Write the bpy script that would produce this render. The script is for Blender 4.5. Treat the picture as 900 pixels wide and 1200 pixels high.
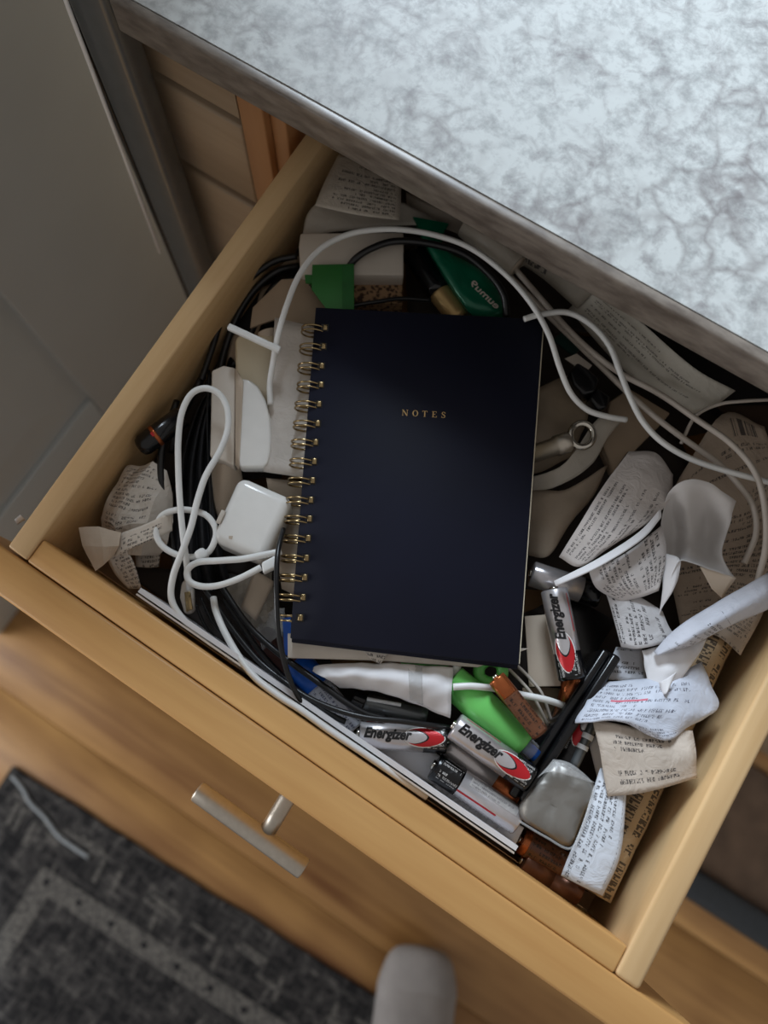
import bpy, bmesh, math, random
from math import sin, cos, pi, sqrt, floor
from mathutils import Vector, Matrix, noise
random.seed(7)
S = bpy.context.scene; C = S.collection
for o in list(bpy.data.objects): bpy.data.objects.remove(o)
V = Vector
# ------------------------------------------------------------------ camera
ROT = Matrix(((0.84376906, 0.53608977, 0.02572034), (-0.52641235, 0.81729377, 0.23435215), (0.10461272, -0.2112786, 0.97181147)))
FPX = 1000.0; CZ = 1.25; TOP = .82
cam = bpy.data.cameras.new('camera'); co = bpy.data.objects.new('camera', cam); C.objects.link(co)
co.matrix_world = Matrix.Translation((0, 0, CZ)) @ ROT.transposed().to_4x4()
cam.sensor_fit = 'VERTICAL'; cam.sensor_height = 24; cam.sensor_width = 18; cam.lens = 24*FPX/1200
cam.dof.use_dof = True; cam.dof.focus_distance = .445; cam.dof.aperture_fstop = 3.6
cam.clip_start = .02
S.camera = co
# ------------------------------------------------------------------ light
w = bpy.data.worlds.new('world'); S.world = w; w.use_nodes = True
w.node_tree.nodes['Background'].inputs[0].default_value = (1.0, .955, .91, 1)
w.node_tree.nodes['Background'].inputs[1].default_value = .295
def area(name, loc, target, sx, sy, power, col):
    l = bpy.data.lights.new(name, 'AREA'); l.shape = 'RECTANGLE'; l.size = sx; l.size_y = sy; l.energy = power; l.color = col
    o = bpy.data.objects.new(name, l); C.objects.link(o); o.location = loc
    o.rotation_euler = (V(target)-V(loc)).to_track_quat('-Z', 'Y').to_euler(); return o
area('window_light', (-2.1, 2.3, 2.9), (0, .1, .8), 1.4, 1.4, 245, (.76, .88, 1.0))
area('side_window_light', (-1.35, -.85, 1.0), (-.2, -.25, .1), .7, .9, 15, (.95, .97, 1.0))
S.view_settings.view_transform = 'Standard'; S.view_settings.look = 'None'; S.view_settings.gamma = 1
S.view_settings.use_curve_mapping = False; S.view_settings.exposure = 0.08
# ------------------------------------------------------------------ helpers
def at(px, py, h):
    """point whose height is h millimetres above the drawer rim, read off the photograph"""
    d = ROT.transposed() @ V(((px-450)/FPX, -(py-600)/FPX, -1)); z = TOP + h/1000
    return V((0, 0, CZ)) + d*((z-CZ)/d.z)
def hexc(r, g, b):
    f = lambda c: (c/255/12.92 if c <= 10 else ((c/255+.055)/1.055)**2.4)
    return (f(r), f(g), f(b), 1)
class NT:
    def __init__(s, name):
        s.m = bpy.data.materials.new(name); s.m.use_nodes = True; s.t = s.m.node_tree
        s.b = s.t.nodes['Principled BSDF']
    def n(s, typ, **kw):
        x = s.t.nodes.new('ShaderNode'+typ)
        for k, v in kw.items():
            if k.startswith('i_'):
                key = k[2:]; key = int(key) if key.isdigit() else key
                s.set(x.inputs[key], v)
            else: setattr(x, k, v)
        return x
    def set(s, sock, v):
        if isinstance(v, bpy.types.NodeSocket): s.t.links.new(v, sock)
        else: sock.default_value = v
    def ma(s, op, a, b=0.0, c=0.0):
        x = s.n('Math', operation=op); s.set(x.inputs[0], a); s.set(x.inputs[1], b); s.set(x.inputs[2], c); return x.outputs[0]
    def mix(s, f, a, b):
        x = s.n('Mix', data_type='RGBA'); s.set(x.inputs[0], f); s.set(x.inputs[6], a); s.set(x.inputs[7], b); return x.outputs[2]
    def ramp(s, f, stops):
        x = s.n('ValToRGB'); s.set(x.inputs[0], f); e = x.color_ramp.elements
        while len(e) < len(stops): e.new(.5)
        for el, (p, c) in zip(e, stops): el.position = p; el.color = c if len(c) == 4 else (*c, 1)
        return x.outputs[0]
    def noise(s, vec, scale, detail=3, rough=.5, dist=0, lac=2):
        x = s.n('TexNoise'); s.set(x.inputs['Vector'], vec); x.inputs['Scale'].default_value = scale
        x.inputs['Detail'].default_value = detail; x.inputs['Roughness'].default_value = rough; x.inputs['Distortion'].default_value = dist
        return x.outputs[0]
    def mapping(s, vec, scale=(1, 1, 1), rot=(0, 0, 0), loc=(0, 0, 0)):
        x = s.n('Mapping'); s.set(x.inputs[0], vec); x.inputs[1].default_value = loc; x.inputs[2].default_value = rot; x.inputs[3].default_value = scale; return x.outputs[0]
    def obj(s): return s.n('TexCoord').outputs['Object']
    def bump(s, hgt, strength=.3, dist=.001):
        x = s.n('Bump'); x.inputs['Strength'].default_value = strength; x.inputs['Distance'].default_value = dist
        s.set(x.inputs['Height'], hgt); s.t.links.new(x.outputs[0], s.b.inputs['Normal'])
    def out(s, col=None, rough=None, metal=None, **kw):
        if col is not None: s.set(s.b.inputs['Base Color'], col)
        if rough is not None: s.set(s.b.inputs['Roughness'], rough)
        if metal is not None: s.set(s.b.inputs['Metallic'], metal)
        for k, v in kw.items(): s.set(s.b.inputs[k.replace('_', ' ')], v)
        return s.m
def plain(name, rgb, rough=.5, metal=0, var=.12, scale=120, bump=.0, **kw):
    t = NT(name); c = hexc(*rgb); f = t.noise(t.obj(), scale, 3)
    d = tuple(x*(1-var) for x in c[:3])+(1,); u = tuple(min(1, x*(1+var)) for x in c[:3])+(1,)
    if bump: t.bump(t.noise(t.obj(), scale*4, 3), bump, .0004)
    return t.out(t.ramp(f, [(.3, d), (.7, u)]), rough, metal, **kw)
def wood(name, light, dark, axis='X', rough=.4, fine=1.0, contrast=1.0, swirl=.35):
    t = NT(name); v = t.obj()
    r = t.n('ObjectInfo').outputs['Random']
    off = t.n('VectorMath', operation='ADD'); t.set(off.inputs[0], v)
    cx = t.n('CombineXYZ'); t.set(cx.inputs[0], t.ma('MULTIPLY', r, 3.7)); t.set(cx.inputs[1], t.ma('MULTIPLY', r, 7.1)); t.set(off.inputs[1], cx.outputs[0])
    a, b = (1.5, 22) if axis == 'X' else (22, 1.5)
    sc = (1.5, 22, 22) if axis == 'X' else ((22, 1.5, 22) if axis == 'Y' else (22, 22, 1.5))
    m1 = t.mapping(off.outputs[0], sc)
    n1 = t.noise(m1, .9*fine, 4, .55, swirl)
    n2 = t.noise(t.mapping(off.outputs[0], tuple(x*6 for x in sc)), 1.3*fine, 3, .6)
    n3 = t.noise(off.outputs[0], 7, 2)
    f = t.ma('ADD', t.ma('MULTIPLY', n1, .62), t.ma('MULTIPLY', n2, .22)); f = t.ma('ADD', f, t.ma('MULTIPLY', n3, .3))
    k = .16/contrast
    col = t.ramp(f, [(.57-k, hexc(*dark)), (.57+k, hexc(*light))])
    t.bump(n2, .12, .0003)
    return t.out(col, rough)
def printed(name, paper=(214, 205, 195), ink=(44, 40, 42), W=40, pitch=2.6, seed=0, glyph=.5, dens=.52, m0=3, top=3, H=400, rough=.72, red=False, tail=.45, bar=None, sheen=0):
    """paper with rows of small till-print laid out in millimetres on the UV map"""
    t = NT(name); uv = t.n('UVMap').outputs[0]; sp = t.n('SeparateXYZ'); t.set(sp.inputs[0], uv); u, v = sp.outputs[0], sp.outputs[1]
    def wn(a, b, k):
        x = t.n('TexWhiteNoise', noise_dimensions='3D'); c = t.n('CombineXYZ'); t.set(c.inputs[0], a); t.set(c.inputs[1], b); c.inputs[2].default_value = seed*1.37+k; t.set(x.inputs[0], c.outputs[0]); return x.outputs[0]
    line = t.ma('FLOOR', t.ma('DIVIDE', v, pitch)); fr = t.ma('FRACT', t.ma('DIVIDE', v, pitch))
    stripe = t.ma('MULTIPLY', t.ma('LESS_THAN', fr, .72), t.ma('GREATER_THAN', fr, .12))
    gw = glyph*2.6
    chu = t.ma('DIVIDE', u, gw); ch = t.ma('FLOOR', chu); cf = t.ma('FRACT', chu)
    gap = t.ma('LESS_THAN', cf, .82)
    word = t.ma('GREATER_THAN', wn(ch, line, 1), .2)
    pix = t.ma('GREATER_THAN', wn(t.ma('FLOOR', t.ma('DIVIDE', u, gw/3)), t.ma('FLOOR', t.ma('DIVIDE', v, pitch/6)), 2), 1-dens)
    vert = t.ma('LESS_THAN', cf, .28)
    body = t.ma('MAXIMUM', pix, t.ma('MULTIPLY', vert, t.ma('GREATER_THAN', wn(ch, line, 5), .35)))
    ll = wn(line, 0.0, 3)
    end = t.ma('LESS_THAN', u, t.ma('ADD', t.ma('MULTIPLY', ll, (W-2*m0)*tail*2), m0+(W-2*m0)*(1-tail)*.6))
    if tail < 0: end = 1.0
    inside = t.ma('MULTIPLY', t.ma('GREATER_THAN', u, m0), t.ma('LESS_THAN', u, W-m0))
    blank = t.ma('GREATER_THAN', wn(line, 0.0, 4), .17)
    f = stripe
    for x in (gap, word, body, end, inside, blank, t.ma('GREATER_THAN', v, top), t.ma('LESS_THAN', v, H)): f = t.ma('MULTIPLY', f, x)
    if bar:   # a bar code (u0,u1,v0,v1)
        b = t.ma('GREATER_THAN', wn(t.ma('FLOOR', t.ma('DIVIDE', u, .38)), 0.0, 9), .48)
        for x in (t.ma('GREATER_THAN', u, bar[0]), t.ma('LESS_THAN', u, bar[1]), t.ma('GREATER_THAN', v, bar[2]), t.ma('LESS_THAN', v, bar[3])): b = t.ma('MULTIPLY', b, x)
        f = t.ma('MAXIMUM', f, b)
    f = t.ma('MULTIPLY', f, .86)
    pn = t.noise(t.obj(), 60, 3); pc = hexc(*paper); pd = tuple(x*.86 for x in pc[:3])+(1,)
    base = t.ramp(pn, [(.35, pd), (.65, pc)])
    col = t.mix(f, base, hexc(*ink))
    if red:
        a = t.ma('MULTIPLY', t.ma('GREATER_THAN', u, red[0]), t.ma('LESS_THAN', u, red[1])); b = t.ma('MULTIPLY', t.ma('GREATER_THAN', v, red[2]), t.ma('LESS_THAN', v, red[3]))
        col = t.mix(t.ma('MULTIPLY', t.ma('MULTIPLY', a, b), .8), col, hexc(205, 50, 80))
    t.bump(t.noise(t.obj(), 110, 3, .55, 1.2), .35, .003)
    t.out(col, rough)
    return t.m
def film(name, rgb, alpha=.3, rough=.15, bump=.5, scale=90):
    t = NT(name); t.bump(t.noise(t.obj(), scale, 3, .6, 1.5), bump, .002)
    t.out(hexc(*rgb), rough, 0, Alpha=alpha, IOR=1.5); return t.m
def tagp(o, label, cat, group=None, kind=None):
    if label: o['label'] = label
    if cat: o['category'] = cat
    if group: o['group'] = group
    if kind: o['kind'] = kind
    return o
def empty(name, loc, label=None, cat=None, group=None):
    o = bpy.data.objects.new(name, None); C.objects.link(o); o.location = loc; o.empty_display_size = .02; tagp(o, label, cat, group); return o
def mesh(name, vs, fs, mat, parent=None, smooth=False, uvs=None, loc=None):
    """vs are world coordinates; the object origin goes to the parent's or to the base centre"""
    if parent is not None:
        r = parent; org = V(parent.location)
        while r.parent: r = r.parent; org = org+V(r.location)
        l = V((0, 0, 0))
    else:
        xs = [v[0] for v in vs]; ys = [v[1] for v in vs]; zs = [v[2] for v in vs]
        org = V(loc) if loc else V(((min(xs)+max(xs))/2, (min(ys)+max(ys))/2, min(zs))); l = org
    me = bpy.data.meshes.new(name); me.from_pydata([V(v)-org for v in vs], [], fs)
    if uvs:
        ul = me.uv_layers.new(name='UVMap')
        for lp in me.loops: ul.data[lp.index].uv = uvs[lp.vertex_index]
    if isinstance(mat, (list, tuple)):
        for m in mat: me.materials.append(m)
    else: me.materials.append(mat)
    if smooth:
        for p in me.polygons: p.use_smooth = True
    me.update(); o = bpy.data.objects.new(name, me); C.objects.link(o); o.location = l
    if parent is not None: o.parent = parent
    return o
def bevel(o, w, seg=2, angle=30):
    m = o.modifiers.new('bevel', 'BEVEL'); m.width = w; m.segments = seg; m.limit_method = 'ANGLE'; m.angle_limit = math.radians(angle)
    for p in o.data.polygons: p.use_smooth = True
    return o
BF = [(0, 3, 2, 1), (4, 5, 6, 7), (0, 1, 5, 4), (1, 2, 6, 5), (2, 3, 7, 6), (3, 0, 4, 7)]
def prism(name, poly, z0, z1, mat, parent=None, bw=0, seg=2, **k):
    """poly: xy outline counter-clockwise seen from above"""
    a = sum(p[0]*q[1]-q[0]*p[1] for p, q in zip(poly, poly[1:]+poly[:1]))
    if a < 0: poly = poly[::-1]
    n = len(poly); vs = [(p[0], p[1], z0) for p in poly]+[(p[0], p[1], z1) for p in poly]
    fs = [tuple(range(n))[::-1], tuple(range(n, 2*n))]+[(i, (i+1) % n, n+(i+1) % n, n+i) for i in range(n)]
    o = mesh(name, vs, fs, mat, parent, **k)
    if bw: bevel(o, bw, seg)
    return o
def box(name, x0, x1, y0, y1, z0, z1, mat, parent=None, bw=0, seg=2, **k):
    return prism(name, [(x0, y0), (x1, y0), (x1, y1), (x0, y1)], z0, z1, mat, parent, bw, seg, **k)
def slab(name, pts, h0, h1, mat, parent=None, bw=0, seg=2, **k):
    """flat solid whose top outline is pts (photograph pixels at height h1)"""
    poly = [at(x, y, h1).xy[:] for x, y in pts]
    return prism(name, poly, TOP+h0/1000, TOP+h1/1000, mat, parent, bw, seg, **k)
def cr(p, n, closed=False):
    """Catmull-Rom through p, n steps a span"""
    if len(p) == 2: return [p[0].lerp(p[1], i/n) for i in range(n+1)]
    q = [p[0]*2-p[1]]+list(p)+[p[-1]*2-p[-2]] if not closed else [p[-1]]+list(p)+[p[0], p[1]]
    out = []
    for i in range(1, len(q)-2):
        a, b, c, d = q[i-1:i+3]
        for k in range(n):
            t = k/n; out.append(.5*((2*b)+(c-a)*t+(2*a-5*b+4*c-d)*t*t+(3*b-3*c+d-a)*t**3))
    if not closed: out.append(q[-2])
    return out
def tube_geo(path, r, seg=10, closed=False, flat=1.0, caps=True):
    n = len(path); vs = []; fs = []; up = V((0, 0, 1)); prev = None
    rr = r if callable(r) else (lambda t: r)
    for i, p in enumerate(path):
        a = path[(i-1) % n] if closed or i else p; b = path[(i+1) % n] if closed or i < n-1 else p
        t = (b-a).normalized() if (b-a).length > 1e-9 else V((1, 0, 0))
        if prev is None:
            s = t.cross(up); s = s.normalized() if s.length > 1e-3 else V((1, 0, 0))
        else:
            s = prev-t*prev.dot(t); s.normalize()
        prev = s; q = s.cross(t); R = rr(i/(n-1))
        for k in range(seg):
            an = 2*pi*k/seg; vs.append(p+s*(cos(an)*R)+q*(sin(an)*R*flat))
    m = n if closed else n-1
    for i in range(m):
        for k in range(seg):
            a = i*seg+k; b = i*seg+(k+1) % seg; j = ((i+1) % n)*seg
            fs.append((a, b, j+(k+1) % seg, j+k))
    if caps and not closed: fs += [tuple(range(seg))[::-1], tuple(range((n-1)*seg, n*seg))]
    return vs, fs
def tube(name, pts, r, mat, parent=None, n=8, seg=10, closed=False, flat=1.0, world=False):
    p = [V(x) for x in pts] if world else [at(*x) for x in pts]
    vs, fs = tube_geo(cr(p, n, closed), (r/1000 if not callable(r) else r), seg, closed, flat)
    return mesh(name, vs, fs, mat, parent, smooth=True)
def join_geo(parts):
    vs = []; fs = []
    for a, b in parts:
        o = len(vs); vs += list(a); fs += [tuple(i+o for i in f) for f in b]
    return vs, fs
def crease(p, seed, L=.022):
    rnd = random.Random(seed); h = 0
    for k in range(5):
        a = rnd.uniform(0, 2*pi); l = L*rnd.uniform(.6, 1.5); o = rnd.random()
        x = (p.x*cos(a)+p.y*sin(a)+p.z*.3)/l+o; h += (abs(x-floor(x)-.5)*4-1)*rnd.uniform(.4, 1)
    return h/5
def sheet(name, rows, mat, parent=None, up=7, crumple=.0, bu=0, bv=0, seed=0, hard=False, L=.022, th=.12, turn=False, label=None, cat=None, group=None, fine=0):
    """paper or film given as a coarse grid of (px,py,h); bu/bv bow it along rows/columns (mm), crumple in mm"""
    G = [[at(*p) for p in r] for r in rows]; lin = hard
    def sub(ps):
        if lin or len(ps) == 2:
            return [ps[i].lerp(ps[i+1], k/up) for i in range(len(ps)-1) for k in range(up)]+[ps[-1]]
        return cr(ps, up)
    G = [sub(r) for r in G]; G = [list(c) for c in zip(*[sub(list(c)) for c in zip(*G)])]
    nr, nc = len(G), len(G[0])
    uv = []; vs = []
    for j in range(nr):
        for i in range(nc):
            s, t = i/(nc-1), j/(nr-1); p = G[j][i].copy()
            p.z += (bu*4*s*(1-s)+bv*4*t*(1-t))/1000
            if crumple: 
                c = crease(G[j][i], seed+11, L); p.z += crumple*c/1000; d = crease(G[j][i]*1.0+V((.3, .1, 0)), seed+23, L); p.x += crumple*.35*d/1000; p.y += crumple*.35*c/1000
            if fine: p.z += fine*noise.noise(G[j][i]*150+V((seed, 0, 0)))/1000
            vs.append(p)
    wid = sum((G[nr//2][i+1]-G[nr//2][i]).length for i in range(nc-1))*1000; hei = sum((G[j+1][nc//2]-G[j][nc//2]).length for j in range(nr-1))*1000
    uv = [((i/(nc-1)*wid, j/(nr-1)*hei) if not turn else (hei-j/(nr-1)*hei, i/(nc-1)*wid)) for j in range(nr) for i in range(nc)]
    fs = [(j*nc+i, j*nc+i+1, (j+1)*nc+i+1, (j+1)*nc+i) for j in range(nr-1) for i in range(nc-1)]
    a, b, c = vs[0], vs[nc-1], vs[(nr-1)*nc]
    if (b-a).cross(c-a).z < 0: fs = [f[::-1] for f in fs]
    o = mesh(name, vs, fs, mat, parent, smooth=not hard, uvs=uv)
    if hard:
        for p in o.data.polygons: p.use_smooth = False
    m = o.modifiers.new('thickness', 'SOLIDIFY'); m.thickness = th/1000; m.offset = 0
    return tagp(o, label, cat, group)
# ------------------------------------------------------------------ materials
M = {}
M['maple_x'] = wood('maple front', (228, 182, 118), (198, 146, 86), 'X')
M['maple_y'] = wood('maple side', (224, 192, 146), (196, 156, 106), 'Y')
M['ply'] = wood('drawer bottom ply', (170, 130, 85), (140, 100, 60), 'X')
M['cab'] = wood('cabinet maple', (176, 156, 132), (148, 128, 104), 'X', swirl=.2)
M['stile'] = wood('orange stile', (180, 130, 86), (146, 98, 58), 'Z')
M['oak'] = wood('oak floor', (196, 150, 92), (122, 78, 38), 'X', .45, .55, 1.0, 1.4)
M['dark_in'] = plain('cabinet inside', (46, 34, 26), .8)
M['steel'] = plain('brushed steel', (196, 188, 176), .42, 1, .05, 300)
M['glint_white'] = plain('painted glint white', (246, 248, 250), .35, 0, .01)  # non-metal near-white, a painted stand-in for the window's reflection on metal
M['trimgrey'] = plain('grey steel trim', (112, 116, 118), .33, .6, .05)
M['panel'] = plain('grey painted panel', (182, 187, 187), .45, 0, .03, 9)
M['white'] = plain('glossy white plastic', (232, 230, 226), .2, 0, .02)
M['cream'] = plain('cream plastic', (214, 200, 172), .35, 0, .05, 40)
M['offwhite'] = plain('matt off white', (206, 196, 184), .5, 0, .06, 50)
M['wcable'] = plain('white cable', (226, 226, 224), .38, 0, .03)
M['gcable'] = plain('greyed cable', (190, 180, 170), .45, 0, .05)
M['bcable'] = plain('black cable', (20, 20, 22), .32, 0, .2)
M['black'] = plain('black plastic', (13, 13, 16), .22, 0, .2)
M['blackm'] = plain('matt black cloth', (27, 26, 29), .75, 0, .3, 60, .4)
M['navy'] = plain('navy cover', (15, 18, 36), .6, 0, .18, 14, .12); M['navy'].node_tree.nodes['Principled BSDF'].inputs['Specular IOR Level'].default_value = .25
M['gold'] = plain('gold foil', (205, 172, 118), .38, .6, .05)
M['brass'] = plain('bronze wire', (168, 146, 108), .25, 1, .08)
M['pages'] = plain('page block', (226, 214, 188), .8, 0, .08, 400)
M['silver'] = plain('battery silver', (206, 202, 204), .26, .62, .05, 200)
M['silver2'] = plain('nickel', (205, 200, 190), .16, 1, .05)
M['red'] = plain('red print', (190, 32, 40), .3, .2, .05)
M['inkblack'] = plain('black lettering', (16, 15, 18), .35, 0, .1)
M['inkwhite'] = plain('white lettering', (225, 222, 218), .4, 0, .05)
M['copper'] = plain('copper', (176, 98, 56), .26, .75, .08, 200)
M['brown'] = plain('dark copper label', (96, 58, 38), .3, .5, .12)
M['green'] = plain('bright green', (112, 204, 104), .32, 0, .06, 40)
M['green2'] = plain('card green', (44, 112, 50), .5, 0, .1, 60)
M['teal'] = plain('teal wrapper', (14, 104, 76), .25, .2, .2, 40, .3)
M['blue'] = plain('blue plastic', (28, 92, 190), .3, 0, .08)
M['cork'] = None
M['tag'] = plain('beige paper', (196, 180, 162), .75, 0, .08, 30)
M['wpaper'] = plain('white paper', (222, 220, 222), .7, 0, .04, 30, .35)
M['bpaper'] = plain('tan kraft paper', (166, 146, 124), .8, 0, .12, 30)  # mottled tan tone shared by strips, tissue and cards
M['film'] = film('clear film', (205, 205, 205), .32)
M['film2'] = film('milky film', (200, 192, 180), .62, .3, .5, 60)
M['sock'] = plain('grey knit sock', (156, 152, 150), .95, 0, .1, 30, .5)
t = NT('speckled cork'); f = t.noise(t.obj(), 420, 2); M['cork'] = t.out(t.ramp(f, [(.4, hexc(58, 38, 26)), (.52, hexc(150, 118, 86))]), .9)
t = NT('crumpled foil'); v = t.obj(); t.bump(t.noise(v, 45, 3, .5, .6), .35, .004); M['foil'] = t.out(hexc(142, 138, 132), .34, .45)
# granite
t = NT('pale granite'); v = t.obj()
wv = t.n('VectorMath', operation='ADD'); t.set(wv.inputs[0], v)
nz = t.n('TexNoise'); t.set(nz.inputs['Vector'], v); nz.inputs['Scale'].default_value = 22; nz.inputs['Detail'].default_value = 4
sc = t.n('VectorMath', operation='SCALE'); t.set(sc.inputs[0], nz.outputs['Color']); sc.inputs['Scale'].default_value = .055; t.set(wv.inputs[1], sc.outputs[0])
vo = t.n('TexVoronoi', feature='DISTANCE_TO_EDGE'); t.set(vo.inputs['Vector'], wv.outputs[0]); vo.inputs['Scale'].default_value = 48
vein = t.ramp(vo.outputs['Distance'], [(.0, (1, 1, 1)), (.16, (0, 0, 0))])
msk = t.ramp(t.noise(v, 16, 4, .6, .4), [(.42, (0, 0, 0)), (.66, (1, 1, 1))])
blot = t.ramp(t.noise(v, 75, 5, .7, .6), [(.50, (0, 0, 0)), (.72, (1, 1, 1))])
base = t.ramp(t.noise(v, 110, 4, .65), [(.33, hexc(162, 164, 163)), (.55, hexc(200, 203, 201))])
c1 = t.mix(t.ma('MULTIPLY', blot, .6), base, hexc(112, 104, 106)); c2 = t.mix(t.ma('MULTIPLY', t.ma('MULTIPLY', vein, msk), .62), c1, hexc(104, 94, 94))
M['granite'] = t.out(c2, .5)
t = NT('granite edge'); v = t.obj(); M['gedge'] = t.out(t.ramp(t.noise(t.mapping(v, (1, 3, 3)), 60, 4, .6), [(.35, hexc(98, 88, 80)), (.65, hexc(134, 124, 114))]), .35)
# rug weave
t = NT('worn rug pile'); v = t.obj()
sx = t.n('SeparateXYZ'); t.set(sx.inputs[0], v); X, Y = sx.outputs[0], sx.outputs[1]
n1 = t.noise(t.mapping(v, (60, 14, 1)), 1.6, 3, .7); n2 = t.noise(t.mapping(v, (14, 60, 1)), 1.6, 3, .7)
ck = t.noise(v, 320, 3, .7); big = t.noise(v, 26, 3, .6, .8)
pat = t.ma('ADD', t.ma('MULTIPLY', t.ma('MAXIMUM', n1, n2), .9), t.ma('ADD', t.ma('MULTIPLY', ck, .35), t.ma('MULTIPLY', big, .35)))
M['rug'] = t.out(t.ramp(pat, [(.76, hexc(20, 20, 23)), (.93, hexc(72, 70, 69)), (1.0, hexc(104, 101, 97))]), .95)
t.bump(ck, .5, .002)
t = NT('rug light border'); v = t.obj(); ck = t.noise(v, 200, 3, .7); M['rugl'] = t.out(t.ramp(ck, [(.35, hexc(58, 57, 57)), (.64, hexc(116, 113, 108))]), .95)
t.bump(ck, .5, .002)
M['rugd'] = plain('rug dark motif', (26, 26, 30), .95, 0, .2, 200)
M['rugg'] = plain('rug binding thread', (150, 156, 160), .9, 0, .15, 200)
def kind(o, k='structure'): o['kind'] = k; return o
# ------------------------------------------------------------------ setting
fl = kind(box('floor', -1.4, 1.6, -1.2, 1.2, -.03, -.006, M['dark_in']))
y = -1.2; k = 0
while y < 1.15:
    x = -1.4-random.random()*.5
    while x < 1.6:
        L = random.uniform(1.9, 2.6); a, b = max(x, -1.4), min(x+L, 1.6)
        if b > a+.02: box('plank', a+.0004, b-.0004, y+.0004, y+.1196, -.006, -.0, M['oak'], fl, .0006, 1)
        x += L
    y += .12
# tall grey panelled door, opened beside the cabinet
ps = empty('panelled_door', (-.52, .1, 0), 'tall grey painted panelled door standing open left of the drawer', 'door')
box('door_leaf', -.540, -.506, -.182, .62, .004, 2.0, M['panel'], ps)
box('door_stile', -.506, -.500, .146, .62, .004, 2.0, M['panel'], ps, .0025)
box('bottom_rail', -.506, -.500, -.182, .1455, .004, .225, M['panel'], ps, .0025)
bmv = []
# raised field with bevelled border
P = [(-.506, .138, .233), (-.506, -.182, .233), (-.506, -.182, 1.9), (-.506, .138, 1.9), (-.5005, .074, .300), (-.5005, -.182, .300), (-.5005, -.182, 1.9), (-.5005, .074, 1.9)]
mesh('raised_field', P, [(0, 1, 5, 4), (3, 0, 4, 7), (4, 5, 6, 7), (0, 3, 2, 1), (1, 2, 6, 5), (2, 3, 7, 6)], M['panel'], ps)
# steel trim standing at the end of the cabinet
tr = empty('steel_appliance_trim', (-.345, .235, 0), 'tall vertical polished steel appliance edge left of the wooden cabinet', 'appliance trim')
box('trim_body', -.327, -.2935, .222, .239, .01, 1.15, M['trimgrey'], tr, .006, 3)
tube('glint_rod', [(-.3325, .2185, .63), (-.3205, .2185, .88), (-.3075, .2185, 1.15)], 1.3, M['glint_white'], tr, world=True, n=2)  # the rod's glint is painted in by its whitish colour
box('trim_channel', -.3318, -.3272, .224, .236, .02, 1.15, M['black'], tr, .001)
# cabinet
cb = empty('base_cabinet', (-.05, .45, 0), 'maple base cabinet under the stone worktop, the pulled-out drawer in it', 'cabinet')
fy = .245
box('side_panel', -.326, -.312, fy+.02, .80, .10, .8785, M['cab'], cb)
box('top_rail', -.326, -.2415, fy, fy+.02, .822, .8785, M['cab'], cb)
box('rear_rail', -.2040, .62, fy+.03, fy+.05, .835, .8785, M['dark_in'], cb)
box('stile', -.241, -.223, fy, fy+.022, .10, .8785, M['stile'], cb, .001)
box('stile', -.2228, -.2045, fy+.005, fy+.03, .835, .8785, M['stile'], cb, .001)
box('stile', -.2228, -.2115, fy+.005, fy+.03, .10, .8345, M['stile'], cb, .001)
box('gap_shade_strip', -.312, -.2425, fy+.019, fy+.024, .11, .822, M['dark_in'], cb)  # dark strip added so the gaps between the fronts look shaded
for z0, z1 in ((.735, .812), (.60, .727), (.35, .594), (.11, .344)):
    box('drawer_front', -.326, -.2425, fy+.001, fy+.018, z0, z1, M['cab'], cb, .002)
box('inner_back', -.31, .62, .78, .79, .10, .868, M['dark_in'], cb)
box('stile', .20, .24, fy, fy+.02, .10, .8215, M['cab'], cb)
box('door_front', -.20, .198, fy-.002, fy+.018, .11, .66, M['cab'], cb, .002)
box('door_front', .242, .60, fy-.002, fy+.018, .11, .80, M['cab'], cb, .002)
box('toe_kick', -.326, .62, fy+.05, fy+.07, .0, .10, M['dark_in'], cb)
# worktop
wt = empty('worktop', (0, .5, .868), 'pale veined granite worktop above the open drawer', 'worktop')
gy = lambda x: .2248+.0127*x
prism('stone_slab', [(-.290, gy(-.29)+.006), (1.1, gy(1.1)+.006), (1.1, .85), (-.290, .85)], .879, .90, M['granite'], wt)
prism('front_edge', [(-.2902, gy(-.29)), (1.1002, gy(1.1)), (1.1002, gy(1.1)+.0062), (-.2902, gy(-.29)+.0062)], .879, .8998, M['gedge'], wt, .0015, 3)
# dark bar on the floor at the right
tb = box('floor_bar', .22, 1.3, .036, .078, .0005, .024, plain('dark grey rubber', (52, 57, 62), .5), None, .011, 4)
tagp(tb, 'dark grey rounded bar on the floor right of the drawer', 'bar')
mt = box('floor_mat', .22, 1.3, .080, .24, .0005, .006, plain('dusty brown mat', (104, 84, 68), .7, 0, .25, 30)); tagp(mt, 'dusty brown mat on the floor behind the dark bar', 'mat')
# ------------------------------------------------------------------ rug and sock
rg = empty('area_rug', (-.1, -.5, 0), 'worn black and grey patterned rug on the wooden floor', 'rug')
def rugpoly(pts, z0, z1, nm, mat, par=rg): return prism(nm, pts, z0, z1, mat, par)
a, b = V((-.372, -.318)), V((.34, -.290)); ex = (b-a).normalized(); ey = V((ex.y, -ex.x))
rp = lambda u, v: tuple(a+ex*u+ey*v)
edge = [rp(u, -.004+.004*noise.noise(V((u*14, 3, 0)))) for u in [i*.03 for i in range(25)]]
prism('pile', edge+[rp(.72, .9), rp(.01, .9)], .0005, .008, M['rug'], rg)
prism('border_band', [rp(.112, .080), rp(.72, .080), rp(.72, .108), rp(.112, .108)], .008, .0086, M['rugl'], rg)
prism('border_band', [rp(.112, .1081), rp(.140, .1081), rp(.140, .88), rp(.112, .88)], .008, .0086, M['rugl'], rg)
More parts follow.
